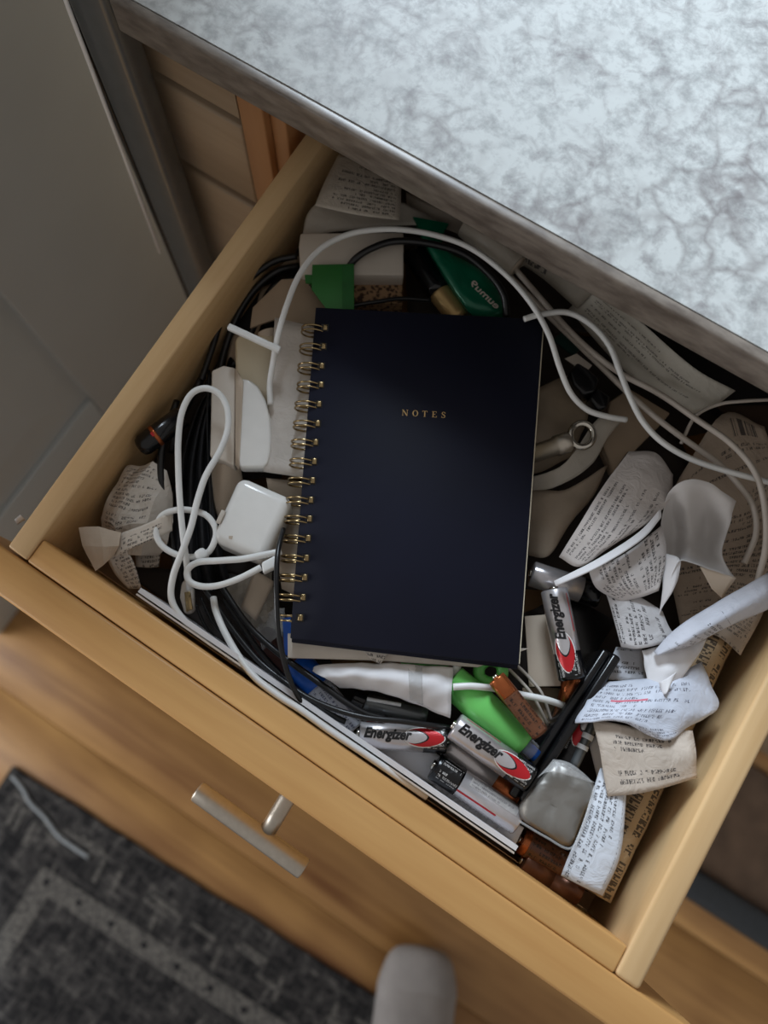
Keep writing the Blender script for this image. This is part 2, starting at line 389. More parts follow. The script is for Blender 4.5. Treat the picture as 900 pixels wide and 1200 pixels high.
for i in range(13):
    c = V(rp(.128+i*.052, .094)); s = .0055
    prism('motif', [(c.x+s*cos(q*pi/4)*(1 if q % 2 else .7), c.y+s*sin(q*pi/4)*(1 if q % 2 else .7)) for q in range(8)], .0086, .009, M['rugd'], rg)
tube('binding_thread', [(*rp(u, v), .0095) for u, v in ((.008, .006), (.03, .012), (.05, .022), (.08, .028), (.11, .038), (.16, .040))], 3.0, M['rugg'], rg, world=True)
for i in range(26):      # worn carved bars of the pattern, kept flat
    u = .03+random.random()*.62; v = .018+random.random()*.03
    p = [(u, v), (u+.004, v+.03), (u+.010, v+.03), (u+.006, v)] if i % 2 else [(u, v), (u+.04, v+.002), (u+.04, v+.007), (u, v+.005)]
    prism('pattern_bar', [rp(*q) for q in p], .008, .0085+i*1e-5, M['rugl'], rg)
# foot in a sock
def skinned(name, joints, edges, radii, mat, parent=None, sub=2):
    org = V(joints[0]); me = bpy.data.meshes.new(name); me.from_pydata([V(j)-org for j in joints], edges, [])
    o = bpy.data.objects.new(name, me); C.objects.link(o); o.location = org; me.materials.append(mat)
    sk = o.modifiers.new('skin', 'SKIN'); sk.use_smooth_shade = True
    for i, r in enumerate(radii): me.skin_vertices[0].data[i].radius = r
    me.skin_vertices[0].data[0].use_root = True
    sb = o.modifiers.new('sub', 'SUBSURF'); sb.levels = sub; sb.render_levels = sub
    return o
f0 = V((.224, -.200, 0)); fd = V((.40, -.93, 0)).normalized(); fs_ = V((-fd.y, fd.x, 0))
J = [f0+fd*.10+V((0, 0, .048)), f0+fd*.055+V((0, 0, .040)), f0+fd*.02+V((0, 0, .033)), f0+V((0, 0, .028)), f0+fd*.15+V((0, 0, .058)), f0+fd*.205+V((0, 0, .050)), f0+fd*.17+V((0, 0, .11)), f0+fd*.175+V((0, 0, .22)), f0+fd*.18+V((0, 0, .33))]
sk = skinned('person', J, [(0, 1), (1, 2), (2, 3), (0, 4), (4, 5), (4, 6), (6, 7), (7, 8)], [(.056, .034), (.058, .032), (.050, .028), (.034, .021), (.040, .036), (.034, .036), (.036, .038), (.042, .045), (.052, .054)], M['sock'])
tagp(sk, 'foot of a standing person in a plain light grey sock beside the rug', 'person')
# ------------------------------------------------------------------ the drawer
dr = empty('drawer', (-.01, .1, .74), 'pulled-out maple kitchen drawer full of clutter, steel bar handle on its front', 'drawer')
zb = TOP-.075
prism('drawer_side', [(-.1975, -.0252), (-.1852, -.0257), (-.1985, .46), (-.2108, .46)], zb-.012, TOP, M['maple_y'], dr, .0012)
prism('drawer_side', [(.1611, -.0342), (.1742, -.0345), (.1742, .46), (.1590, .46)], zb-.012, TOP, M['maple_y'], dr, .0022, 3)
box('drawer_back', -.198, .159, .445, .458, zb-.012, TOP-.01, M['maple_x'], dr)
prism('front_board', [(-.1850, -.0262), (.1610, -.0342), (.1610, -.0205), (-.1850, -.0125)], zb-.012, TOP-.001, M['maple_x'], dr, .0012)
prism('drawer_bottom', [(-.1849, -.012), (.1609, -.020), (.1589, .445), (-.1979, .445)], zb-.006, zb, M['ply'], dr)
prism('drawer_front', [(-.232, -.0462), (.212, -.0557), (.212, -.0354), (-.232, -.0259)], TOP-.135, TOP-.0005, M['maple_x'], dr, .0015)
# handle: bar on one post (part) 
hz = .745
hd = tube('handle', [(-.0565, -.0830, hz), (.0175, -.0852, hz)], 6.0, M['steel'], dr, world=True, n=6, seg=20)
for p in hd.data.polygons:
    if len(p.vertices) > 6: p.use_smooth = False
bevel(hd, .0012, 2, 50)
for (A, B) in (((-.0115, -.0505, hz), (-.0110, -.0802, hz)),):
    tube('handle_post', [A, B], 4.8, M['steel'], hd, world=True, n=3, seg=16)
# ------------------------------------------------------------------ notebook
NH = -6
c0, c1_, c2_, c3 = at(370, 360, NH), at(637, 374, NH), at(608, 780, NH), at(340, 748, NH)
nb = empty('notebook', (c0+c1_+c2_+c3)/4-V((0, 0, .012)), 'dark navy wire-bound notebook titled NOTES, lying on top of the clutter', 'notebook')
ux_ = (c1_-c0).normalized(); uy_ = (c3-c0).normalized()
def nq(a, b, c, d, e): return [(p+ux_*q[0]+uy_*q[1]).xy[:] for p, q in ((c0, (a, c)), (c1_, (b, c)), (c2_, (b, d)), (c3, (a, d)))]
z = TOP+NH/1000
prism('front_cover', nq(0, 0, 0, 0, 0), z-.0012, z, M['navy'], nb, .0004, 1)
prism('page_block', nq(.003, .0007, .001, -.001, 0), z-.0098, z-.0013, M['pages'], nb)
prism('back_cover', nq(0, .0012, 0, .0012, 0), z-.0112, z-.0099, M['navy'], nb, .0004, 1)
rp_ = [(200, 110), (195, 165), (190, 222), (188, 277), (182, 334), (178, 391), (172, 446), (168, 502), (163, 558), (158, 615), (154, 670), (150, 727), (145, 785), (140, 842), (135, 900), (127, 960)]
for i, (X_, Y_) in enumerate(rp_):
    h = at(300+X_/2.5+1, 340+Y_/2.5, NH); g = []
    for s in (-1, 1):
        pts = []
        o = h+uy_*(.0013*s)
        R_ = .0068 if i < 15 else .0050
        for k in range(15):
            an = 2*pi*k/16+.30
            q = o-ux_*(.0062)-V((0, 0, .0052))
            pts.append(q+ux_*(R_*cos(an)*1.05)+V((0, 0, sin(an)*R_*.98))+uy_*((k/14)*-.0022+.001))
        g.append(tube_geo(cr(pts, 2), .00055, 6))
    # punched square with the folded wire end
    vs, fs = join_geo(g); rg_ = mesh('wire_ring', vs, fs, M['brass'], nb, smooth=True)
    sq = [(h+ux_*a_+uy_*b_).xy[:] for a_, b_ in ((-.0022, -.0021), (.0019, -.0021), (.0019, .0021), (-.0022, .0021))]
    prism('punched_hole', sq, z, z+.00012, M['black'], rg_)
    sq = [(h+ux_*a_+uy_*b_).xy[:] for a_, b_ in ((-.001, -.0016), (.0013, -.0016), (.0013, .0016), (-.001, .0016))]
    prism('wire_tip', sq, z, z+.0009, M['brass'], rg_, .0003)
# title, serif capitals drawn as small plates
def letter(ch):
    q = []
    def bar(x0, y0, x1, y1, w): 
        d = V((x1-x0, y1-y0)); n_ = V((-d.y, d.x)).normalized()*w/2; q.append([(x0+n_.x, y0+n_.y), (x1+n_.x, y1+n_.y), (x1-n_.x, y1-n_.y), (x0-n_.x, y0-n_.y)])
    if ch == 'N': bar(.12, 0, .12, 1, .07); bar(.12, 1, .82, 0, .17); bar(.82, 0, .82, 1, .07); bar(0, .03, .26, .03, .06); bar(-.02, .97, .2, .97, .06); bar(.68, .97, .95, .97, .06)
    if ch == 'T': bar(.4, 0, .4, 1, .17); bar(0, .97, .8, .97, .06); bar(.03, .97, .03, .76, .06); bar(.77, .97, .77, .76, .06); bar(.24, .03, .56, .03, .06)
    if ch == 'E': bar(.18, 0, .18, 1, .17); bar(0, .97, .7, .97, .06); bar(0, .03, .74, .03, .06); bar(.18, .52, .5, .52, .06); bar(.5, .4, .5, .64, .05); bar(.69, .97, .69, .76, .06); bar(.72, .03, .72, .26, .06)
    if ch == 'O':
        for k in range(20):
            a1, a2 = 2*pi*k/20, 2*pi*(k+1)/20; q.append([(.45+.45*cos(a1), .5+.52*sin(a1)), (.45+.45*cos(a2), .5+.52*sin(a2)), (.45+.28*cos(a2), .5+.46*sin(a2)), (.45+.28*cos(a1), .5+.46*sin(a1))])
    if ch == 'S':
        P_ = [(.58, .78), (.5, .94), (.3, .98), (.13, .88), (.12, .7), (.3, .55), (.5, .42), (.6, .25), (.5, .07), (.3, .01), (.13, .07), (.06, .25)]
        for i_, (u_, v_) in enumerate(zip(P_, P_[1:])): bar(*u_, *v_, .07+.1*max(0, 1-abs(i_-5)/3))
        bar(.6, .98, .6, .72, .05); bar(.05, .02, .05, .3, .05)
    return q
tv = []; tf = []; hgt = .0034
p0 = at(471, 487, NH); p1 = at(523, 490, NH); tu = (p1-p0).normalized(); tvv = V((-tu.y, tu.x, 0)); L = (p1-p0).length
for ch, off in zip('NOTES', (0, .235, .455, .675, .885)):
    for q in letter(ch):
        b_ = len(tv)
        for zz in (z+.0, z+.00025): tv += [V((*(p0+tu*(off*L+x*hgt)+tvv*(y*hgt)).xy, zz)) for x, y in q]
        tf += [(b_+4, b_+5, b_+6, b_+7)[::-1], (b_, b_+1, b_+5, b_+4), (b_+1, b_+2, b_+6, b_+5), (b_+2, b_+3, b_+7, b_+6), (b_+3, b_, b_+4, b_+7)]
mesh('title_lettering', tv, tf, M['gold'], nb)['label'] = 'gold foil title reading NOTES'
# ------------------------------------------------------------------ batteries
_txt = {}
def textgeo(body, cuts=10, shear=.3, bold=.04):
    if body in _txt: return _txt[body]
    c = bpy.data.curves.new('t', 'FONT'); c.body = body; c.shear = shear; c.offset = bold; c.resolution_u = 3
    o = bpy.data.objects.new('t', c); C.objects.link(o); dg = bpy.context.evaluated_depsgraph_get(); dg.update()
    me = bpy.data.meshes.new_from_object(o.evaluated_get(dg)); bm = bmesh.new(); bm.from_mesh(me)
    ys = [v.co.y for v in bm.verts]; y0, y1 = min(ys), max(ys)
    for k in range(1, cuts):
        yy = y0+(y1-y0)*k/cuts
        bmesh.ops.bisect_plane(bm, geom=bm.verts[:]+bm.edges[:]+bm.faces[:], plane_co=(0, yy, 0), plane_no=(0, 1, 0))
    bmesh.ops.triangulate(bm, faces=bm.faces[:]); xs = [v.co.x for v in bm.verts]; x0, x1 = min(xs), max(xs)
    vs = [((v.co.x-x0)/(x1-x0), (v.co.y-y0)/(y1-y0)) for v in bm.verts]; bm.verts.index_update(); fs = [tuple(v.index for v in f_.verts) for f_ in bm.faces]
    bm.free(); bpy.data.objects.remove(o); _txt[body] = (vs, fs, (x1-x0)/(y1-y0)); return _txt[body]
def cyl_frame(A, B, roll=0):
    x = (B-A).normalized(); zz = V((0, 0, 1)); zz = (zz-x*zz.dot(x)).normalized(); yy = zz.cross(x)
    def f(u, a, r): a += math.radians(roll); return A+x*u+(zz*cos(a)+yy*sin(a))*r
    return f
def lathe(f, prof, seg=28):
    vs = []; fs = []
    for (u, r) in prof:
        for k in range(seg): vs.append(f(u, 2*pi*k/seg, r))
    n = len(prof)
    for i in range(n-1):
        for k in range(seg): fs.append((i*seg+k, (i+1)*seg+k, (i+1)*seg+(k+1) % seg, i*seg+(k+1) % seg))
    fs += [tuple(range(seg)), tuple(range((n-1)*seg, n*seg))[::-1]]
    return vs, fs
def patch(name, f, u0, u1, a0, a1, r, mat, parent, n=12, flip=False):
    vs = []; uv = []; fs = []
    for i in range(7):
        for k in range(n+1):
            a = a0+(a1-a0)*k/n; u = u0+(u1-u0)*i/6; vs.append(f(u, a, r)); uv.append(((u-u0)*1000, (a-a0)*r*1000))
    for i in range(6):
        for k in range(n): fs.append((i*(n+1)+k, (i+1)*(n+1)+k, (i+1)*(n+1)+k+1, i*(n+1)+k+1))
    return mesh(name, vs, fs, mat, parent, smooth=True, uvs=uv)
pr_black = printed('white print on black', (16, 15, 18), (200, 198, 196), 14, 2.2, 3, .35, .5, 1, 1, 14, .3)
pr_brown = printed('dark print on copper', (104, 64, 42), (26, 18, 14), 30, 3.0, 5, .6, .6, 1, .5, 14, .3, tail=-1)
def battery(label, A, B, style='silver', rr=7.2, roll=0, flip=False, text=True, band=.27, group=None, name='battery'):
    """A is the end with the raised terminal; pixels at axis height"""
    A, B = at(*A), at(*B); L = (B-A).length; r = rr/1000; f = cyl_frame(A, B, roll)
    o = empty(name, V(((A+B)/2).to_tuple())-V((0, 0, r)), label, 'battery', group)
    body = {'silver': M['silver'], 'copper': M['copper'], 'brown': M['brown'], 'clear': M['silver']}[style]
    bandm = {'silver': M['black'], 'copper': M['brown'], 'brown': M['brown'], 'clear': M['copper']}[style]
    if style == 'blackhead': pass
    s = L*(1-band)
    vs, fs = lathe(f, [(0.0002, r*.55), (.0002, r*.93), (.0009, r), (s, r)]); mesh('casing', vs, fs, body, o, True)
    vs, fs = lathe(f, [(s, r*1.004), (L-.0012, r*1.004), (L-.0003, r*.92), (L, r*.6)]); mesh('end_band', vs, fs, bandm, o, True)
    vs, fs = lathe(f, [(-.0014, r*.20), (-.0012, r*.34), (.0003, r*.36)], 16); mesh('terminal', vs, fs, M['silver2'], o, True)
    if style == 'silver' and text:
        def ell(cu, w_, h_, rad, mat, nm):
            vs = []; fs = []; n = 24; m = 6
            for j in range(m+1):
                for k in range(n):
                    a = 2*pi*k/n; q = j/m; vs.append(f(cu+w_*q*cos(a), h_*q*sin(a)*(1-.25*max(0, cos(a)))/rad, rad))
            for j in range(m):
                for k in range(n): fs.append((j*n+k, j*n+(k+1) % n, (j+1)*n+(k+1) % n, (j+1)*n+k))
            return mesh(nm, vs, fs, mat, o)
        ell(s+.0000, .0108, .0056, r*1.004+.00010, M['inkwhite'], 'emblem')
        ell(s+.0000, .0102, .0050, r*1.004+.00016, M['red'], 'emblem')
        ell(s-.0042, .0066, .0036, r*1.004+.00022, M['inkblack'], 'emblem'); ell(s-.0050, .0064, .0034, r*1.004+.00026, M['silver'], 'emblem')
        vs2, fs2, asp = textgeo('Energizer')
        tw = s*.74; th_ = min(tw/asp*1.2, .0082); u0 = s*.07
        for rad, g_, mat, nm in ((r+.00034, .0, M['inkblack'], 'lettering'),):
            vv = []
            for (a, b) in vs2:
                if flip: vv.append(f(u0+tw*(1-a), -(b-.5)*th_/rad, rad))
                else: vv.append(f(u0+tw*a, (.5-b)*th_/rad*-1, rad))
            mesh(nm, vv, fs2, mat, o)
        patch('fine_print', f, s+.001, L-.002, -.9, .9, r*1.004+.0001, pr_black, o)
        patch('red_line', f, s*.1, s*.7, 1.02, 1.10, r+.0001, M['red'], o)
    if style == 'copper':
        patch('fine_print', f, s-.004, L-.0015, -1.2, 1.2, r*1.004+.0001, pr_brown, o)
    return o
# ------------------------------------------------------------------ contents
B = 'batteries in the drawer'
battery('battery with black lettering nearest the drawer front, lying level, raised terminal at left', (421, 860, -24), (524, 867, -24), 'silver', roll=4, group=B)
battery('battery with black lettering lying slanted beside the green marker', (532, 850, -17), (622, 914, -17), 'silver', roll=2, group=B)
battery('battery with black lettering standing almost upright in the picture, right of the notebook', (649, 691, -18), (671, 797, -18), 'silver', roll=-20, flip=True, band=.3, group=B)
battery('silver battery with copper end squeezed under the slanted lettered one', (524, 872, -34), (606, 937, -34), 'clear', band=.34, group=B)
def blackhead():
    A, Bp = at(509, 897, -27), at(608, 963, -27); L = (Bp-A).length; r = .0073; f = cyl_frame(A, Bp)
    o = empty('battery', (A+Bp)/2-V((0, 0, r)), 'silver battery with black terminal end, under the slanted one near the drawer front', 'battery', B)
    s = L*.30
    vs, fs = lathe(f, [(.0002, r*.55), (.0002, r*.93), (.0009, r), (s, r)]); mesh('end_band', vs, fs, M['black'], o, True)
    vs, fs = lathe(f, [(s, r*.998), (L-.0012, r*.998), (L-.0003, r*.92), (L, r*.6)]); mesh('casing', vs, fs, M['silver'], o, True)
    vs, fs = lathe(f, [(-.0016, r*.22), (-.0013, r*.36), (.0003, r*.38)], 16); mesh('terminal', vs, fs, M['silver2'], o, True)
    patch('fine_print', f, .002, s-.001, -.8, .8, r+.0001, pr_black, o); patch('red_line', f, s, L*.75, -.62, -.48, r+.0001, M['red'], o)
    patch('fine_print', f, s+.004, L-.004, .2, .9, r+.0001, printed('grey on silver', (186, 182, 180), (110, 106, 110), 30, 2.0, 8, .3, .5, 1, .3, 14, .3), o)
blackhead()
battery('thin copper-topped battery lying against the green marker', (581, 794, -9), (634, 861, -9), 'copper', rr=4.8, band=.58, group=B)
battery('copper battery half hidden between drawer front and foil pouch', (610, 984, -36), (690, 1030, -36), 'copper', rr=6.9, band=.8, group=B)
battery('dark brown battery tight against the front board of the drawer', (612, 1008, -38), (680, 1047, -38), 'brown', rr=7.0, band=.5, group=B)
battery('silver battery mostly hidden under the curled receipt right of the notebook', (622, 672, -36), (703, 698, -36), 'silver', text=False, roll=0, group=B)
battery('battery with red emblem showing between black tray rim and receipts', (698, 822, -33), (654, 906, -33), 'silver', roll=-6, band=.62, group=B)
battery('copper battery mostly hidden below the upright lettered battery', (672, 792, -36), (657, 850, -36), 'copper', rr=5.2, group=B)
# slim pen
pn = empty('slim_pen', at(684, 870, -28), 'slim dark metallic pen between the black tray rim and the receipts', 'pen')
tube('barrel', [(699, 838, -27), (671, 900, -27)], 3.0, M['trimgrey'], pn, seg=14)
for a, b in (((689, 860), (686.5, 866)), ((683, 873), (681, 878))): tube('ring', [(*a, -27), (*b, -27)], 3.4, M['glint_white'], pn, seg=14)
# black tray with rim
ty = empty('black_tray', at(660, 800, -50), 'glossy black plastic tray whose long rim runs down beside the receipts', 'tray')
def pbox(nm, A, Bp, wid, h0, h1, mat, par, bw=.001):
    A, Bp = at(*A, h1), at(*Bp, h1); d = (Bp-A).normalized(); n_ = V((-d.y, d.x, 0))*wid/2000
    return prism(nm, [(A+n_).xy[:], (Bp+n_).xy[:], (Bp-n_).xy[:], (A-n_).xy[:]], TOP+h0/1000, TOP+h1/1000, mat, par, bw)
pbox('outer_rim', (724, 768), (614, 940), 5.2, -52, -18, M['black'], ty, .0015)
pbox('inner_rim', (712, 762), (601, 934), 5.0, -52, -22, M['black'], ty, .0015)
pbox('rim_web', (718, 765), (607, 937), 8, -52, -27, M['black'], ty)
slab('tray_floor', [(655, 690), (722, 728), (601, 918), (560, 880), (640, 790)], -54, -50, M['black'], ty)
# green marker etc
gm = empty('green_marker', at(575, 840, -34), 'fat bright green marker with blue tip between the batteries', 'marker')
A, Bp = at(528, 796, -23), at(614, 873, -23); f = cyl_frame(A, Bp); L = (Bp-A).length
vs, fs = lathe(f, [(0, .004), (.0008, .0086), (L*.45, .0093), (L*.93, .0074), (L, .0068)], 26); o = mesh('barrel', vs, fs, M['green'], gm, True)
vs, fs = lathe(f, [(L-.001, .0052), (L+.006, .005), (L+.0065, .0042)], 20); mesh('cap', vs, fs, M['film'], gm, True)['label'] = 'clear cap'
vs, fs = lathe(f, [(L+.001, .0034), (L+.0085, .0034)], 16); mesh('tip', vs, fs, M['blue'], gm, True)['label'] = 'blue tip'
o = slab('green_card', [(466, 764), (505, 766), (535, 786), (500, 787), (470, 778)], -34, -31, M['green'], bw=.001); tagp(o, 'bright green card corner sticking out below the notebook', 'card')
o = tube('green_ring', [(562, 782, -26), (572, 774, -26), (586, 778, -26), (588, 792, -26), (576, 800, -26), (563, 794, -26)], 3.2, M['green'], closed=True); tagp(o, 'bright green plastic ring just below the notebook corner', 'ring')
o = tube('white_cable', [(536, 780, -22), (531, 804, -24)], 2.2, M['wcable']); 
tagp(o, 'short white stick pointing down from the notebook edge', 'stick'); o.name = 'white_stick'
o = tube('white_cable', [(531, 805, -12), (550, 804, -11.5), (564, 805, -12.5), (580, 807, -19), (606, 813, -22), (640, 820, -23), (664, 828, -30)], 1.8, M['wcable']); tagp(o, 'short white cable crossing the green marker and passing under the thin copper battery', 'cable')
for i, ps_ in enumerate(([(588, 776, -30), (612, 800, -28), (626, 818, -28), (642, 850, -34)], [(598, 772, -34), (622, 796, -32), (636, 815, -32), (646, 845, -38)])):
    o = tube('thin_wire', ps_, .9, M['gcable']); tagp(o, 'thin grey wire behind the copper-topped battery, '+('left of the pair' if i == 0 else 'right of the pair'), 'wire')
# white power adapter
pa = empty('power_adapter', at(290, 606, -32), 'glossy white cube power adapter beside the notebook spiral', 'adapter')
o = slab('housing', [(280, 556), (344, 584), (309, 659), (246, 632)], -32, -7, M['white'], pa); bevel(o, .0055, 6)
o = pbox('port_plate', (262, 598), (255, 613), 2.4, -9, -6.85, M['offwhite'], pa, .0003); 
slab('small_mark', [(268, 628), (273, 628), (272, 632), (268, 631)], -7.1, -6.9, M['tag'], pa)
o = tagp(slab('power_adapter', [(275, 397), (281, 391), (322, 392), (322, 500), (277, 500)], -46, -24, M['cream'], bw=.004, seg=4), 'cream power adapter left of the notebook top, under the white cable', 'adapter')
arc = [(281, 443), (292, 444), (302, 452), (311, 468), (316, 486), (318, 510), (317, 530), (314, 543), (309, 548), (281, 548), (278, 540)]
o = tagp(slab('earphone_case', arc, -26, -16, M['white'], bw=.0035, seg=4), 'white half-round plastic case left of the notebook spiral', 'case')
cs = empty('cardboard_sleeve', at(265, 490, -30), 'pale grey folded card sleeve beside the white half-round case', 'sleeve')
slab('sleeve_body', [(248, 434), (262, 428), (276, 431), (274, 546), (262, 540), (246, 535)], -32, -19, M['offwhite'], cs, .001)
sheet('sleeve_flap', [[(276, 431, -19), (285, 447, -15)], [(276, 545, -20), (280, 550, -16)]], M['tag'], cs, th=.5)
sheet('tissue', [[(246, 560, -42), (262, 510, -22), (276, 505, -20)], [(250, 590, -42), (262, 570, -32), (284, 560, -34)], [(262, 620, -45), (270, 600, -40), (290, 590, -42)]], M['tag'], crumple=3, seed=4, label='crumpled beige tissue under the card sleeve', cat='tissue')
# left side dark things
pl = empty('black_pouch', at(225, 560, -60), 'black nylon pouch with vertical folds by the left drawer side', 'pouch')
rows = []
for j, (yy, xl, xr) in enumerate(((446, 246, 264), (485, 226, 254), (540, 210, 250), (600, 204, 255), (650, 202, 262), (690, 204, 276))):
    rows.append([(xl+(xr-xl)*i/8, yy+6*sin(i*2+j), (-44 if j < 5 else -56)+5*((i % 2)*2-1)) for i in range(9)])
sheet('cloth', rows, M['blackm'], pl, crumple=1.5, seed=9, th=.8, up=5)
tube('seam', [(245, 434, -40), (243, 500, -39), (246, 580, -39), (248, 650, -39)], .9, M['bcable'], pl)
mk = empty('black_lip_tube', at(185, 510, -24), 'small black tube with a thin copper ring against the left drawer side', 'tube')
A, Bp = at(162, 526, -22), at(214, 488, -22); f = cyl_frame(A, Bp); L = (Bp-A).length
vs, fs = lathe(f, [(0, .002), (.0012, .0050), (.004, .0062), (L, .0062)], 22); mesh('tube_body', vs, fs, M['black'], mk, True)
vs, fs = lathe(f, [(L*.36, .0063), (L*.36+.0010, .0064), (L*.36+.0022, .0063)], 22); mesh('copper_ring', vs, fs, M['copper'], mk, True)
patch('mark', f, L*.34, L*.39, -.3, .1, .00655, M['red'], mk)
P1 = printed('receipt a', (204, 194, 182), W=34, seed=1, pitch=2.4)
P2 = printed('receipt b', (214, 204, 192), W=26, seed=2, pitch=2.2)
o = sheet('crumpled_receipt', [[(150, 548, -34), (178, 540, -24), (196, 552, -28), (202, 590, -36)], [(132, 572, -30), (152, 574, -20), (186, 580, -26), (204, 612, -30)], [(118, 606, -34), (136, 618, -22), (172, 612, -18), (196, 636, -30)], [(120, 640, -38), (140, 648, -28), (166, 652, -30), (184, 652, -40)]], P1, crumple=5, seed=1, L=.016, hard=True, up=6, label='crumpled receipt in the left front corner, with a bar of dark print', cat='receipt', group='receipts in the left front corner')
o = sheet('crumpled_receipt', [[(92, 618, -14), (116, 617, -13), (142, 624, -14)], [(97, 640, -16), (120, 640, -12), (140, 640, -13)], [(112, 670, -20), (122, 662, -18), (132, 652, -18)]], M['tag'], crumple=1.6, seed=3, hard=True, L=.014, label='plain curled corner of a receipt in the left front corner of the drawer', cat='receipt', up=5, group='receipts')
o = sheet('crumpled_receipt', [[(140, 626, -15), (160, 618, -12), (188, 606, -10), (202, 600, -14)], [(134, 652, -18), (160, 640, -14), (188, 628, -13), (202, 622, -16)]], P2, crumple=1.2, seed=5, label='printed strip of receipt fanned across the left front heap', cat='receipt', group='receipts in the left front corner')
o = sheet('crumpled_receipt', [[(124, 652, -30), (146, 640, -28)], [(134, 672, -34), (158, 662, -32)], [(150, 690, -40), (166, 690, -40)]], P2, crumple=1.5, seed=6, label='receipt end hanging down toward the drawer front at far left', cat='receipt', group='receipts in the left front corner')
o = sheet('crumpled_receipt', [[(158, 640, -44), (190, 632, -42)], [(160, 665, -46), (186, 664, -46)]], P1, crumple=2, seed=8, label='small receipt scrap half under the left heap, nearest the black pouch', cat='receipt', group='receipts in the left front corner')
tagp(sheet('paper_scrap', [[(17, 609, -3), (24, 603, -2)], [(20, 615, -8), (30, 609, -8)]], M['wpaper'], up=3), 'tiny white paper corner outside the left drawer side', 'scrap')
# black cables at left
def cable(label, pts, r, mat='bcable', name=None, cat='cable', **k):
    o = tube(name or ('black_cable' if mat == 'bcable' else 'white_cable'), pts, r, M[mat], **k); return tagp(o, label, cat)
cable('black cable curving down the upper left drawer side, outermost', [(348, 300, -30), (318, 308, -30), (285, 335, -32), (262, 370, -34), (248, 410, -34), (236, 445, -34)], 1.9)
cable('black cable curving down the upper left side, middle of three', [(350, 312, -38), (325, 318, -36), (298, 340, -38), (276, 375, -40), (262, 415, -42), (255, 450, -42)], 2.2)
cable('black cable at the upper left, innermost of three', [(345, 325, -44), (322, 335, -42), (306, 362, -44), (292, 395, -48), (272, 430, -50)], 2.4)
cable('black cable running down from the small black tube', [(207, 470, -30), (193, 510, -26), (188, 545, -26), (192, 590, -30), (200, 625, -36), (206, 662, -42)], 1.9)
cable('black cable below the first along the left side', [(238, 440, -38), (222, 470, -38), (208, 500, -42), (200, 530, -50)], 2.2)
o = tagp(slab('dark_bag', [(318, 322), (352, 300), (352, 345), (330, 365), (296, 405), (262, 430), (262, 396), (290, 350)], -60, -50, M['blackm'], bw=.003), 'dark cloth bag under the black cables at the upper left', 'bag')
sheet('paper_strip', [[(320, 318, -42), (350, 300, -38)], [(312, 330, -46), (352, 313, -42)]], M['bpaper'], bu=2, label='brownish paper strip among the upper left cables', cat='paper')
sheet('paper_strip', [[(305, 338, -46), (318, 332, -44)], [(298, 372, -46), (312, 362, -44)], [(292, 410, -48), (300, 398, -48)]], M['bpaper'], label='narrow paper strip left of the beige card', cat='paper')
sheet('tissue', [[(262, 440, -48), (272, 395, -44), (282, 388, -44)], [(258, 470, -50), (268, 420, -44), (280, 430, -46)]], M['bpaper'], crumple=2, seed=14, label='brown tissue left of the cream adapter', cat='tissue')
# white cable loops, left
cable('long white cable looped high at left, then along the drawer front', [(292, 788, -26), (262, 764, -18), (240, 748, -13), (214, 725, -11), (201, 702, -9), (203, 675, -6), (214, 645, -3), (224, 617, -3), (231, 588, -4), (241, 558, -5), (258, 528, -6), (267, 502, -6), (266, 478, -6), (256, 461, -5), (240, 455, -4), (224, 462, -4), (213, 484, -5), (209, 515, -6), (209, 550, -7), (211, 590, -8), (215, 632, -9), (219, 662, -12), (222, 690, -22)], 1.75, 'wcable')
cb_ = empty('coiled_cable', at(215, 625, -14), 'small white cable ring with a knot, round the taller loop', 'cable')
tube('ring', [(184, 616, -13), (190, 604, -12), (205, 598, -11), (224, 598, -11), (243, 605, -11), (253, 622, -11), (248, 642, -11), (236, 651, -12), (214, 652, -13), (194, 643, -13), (184, 630, -13)], 1.7, M['wcable'], cb_, closed=True)
pbox('knot', (229, 653), (241, 645), 6.4, -15, -8, M['wcable'], cb_, .002)
uc = empty('charging_cable', at(270, 668, -14), 'white cable bent in a loop with a square plug below the adapter', 'cable')
tube('cord', [(330, 646, -5), (310, 650, -4.6), (284, 655, -5), (256, 657, -6), (232, 659, -8), (220, 668, -10), (222, 681, -11), (236, 687, -11), (256, 686, -10), (280, 678, -8), (306, 665, -6)], 1.75, M['wcable'], uc)
slab('plug', [(306, 659), (323, 650), (326, 663), (308, 672)], -10, -3.5, M['wcable'], uc, .0012, 3)
up_ = empty('metal_plug', at(217, 705, -40), 'small worn metal cable plug near the left drawer front', 'plug')
slab('shell', [(212, 682), (219, 676), (226, 690), (227, 716), (216, 720), (210, 700)], -40, -33, M['offwhite'], up_, .002, 3)
slab('contact', [(216, 694), (223, 693), (226, 714), (218, 717)], -33, -32, M['brass'], up_, .0004)
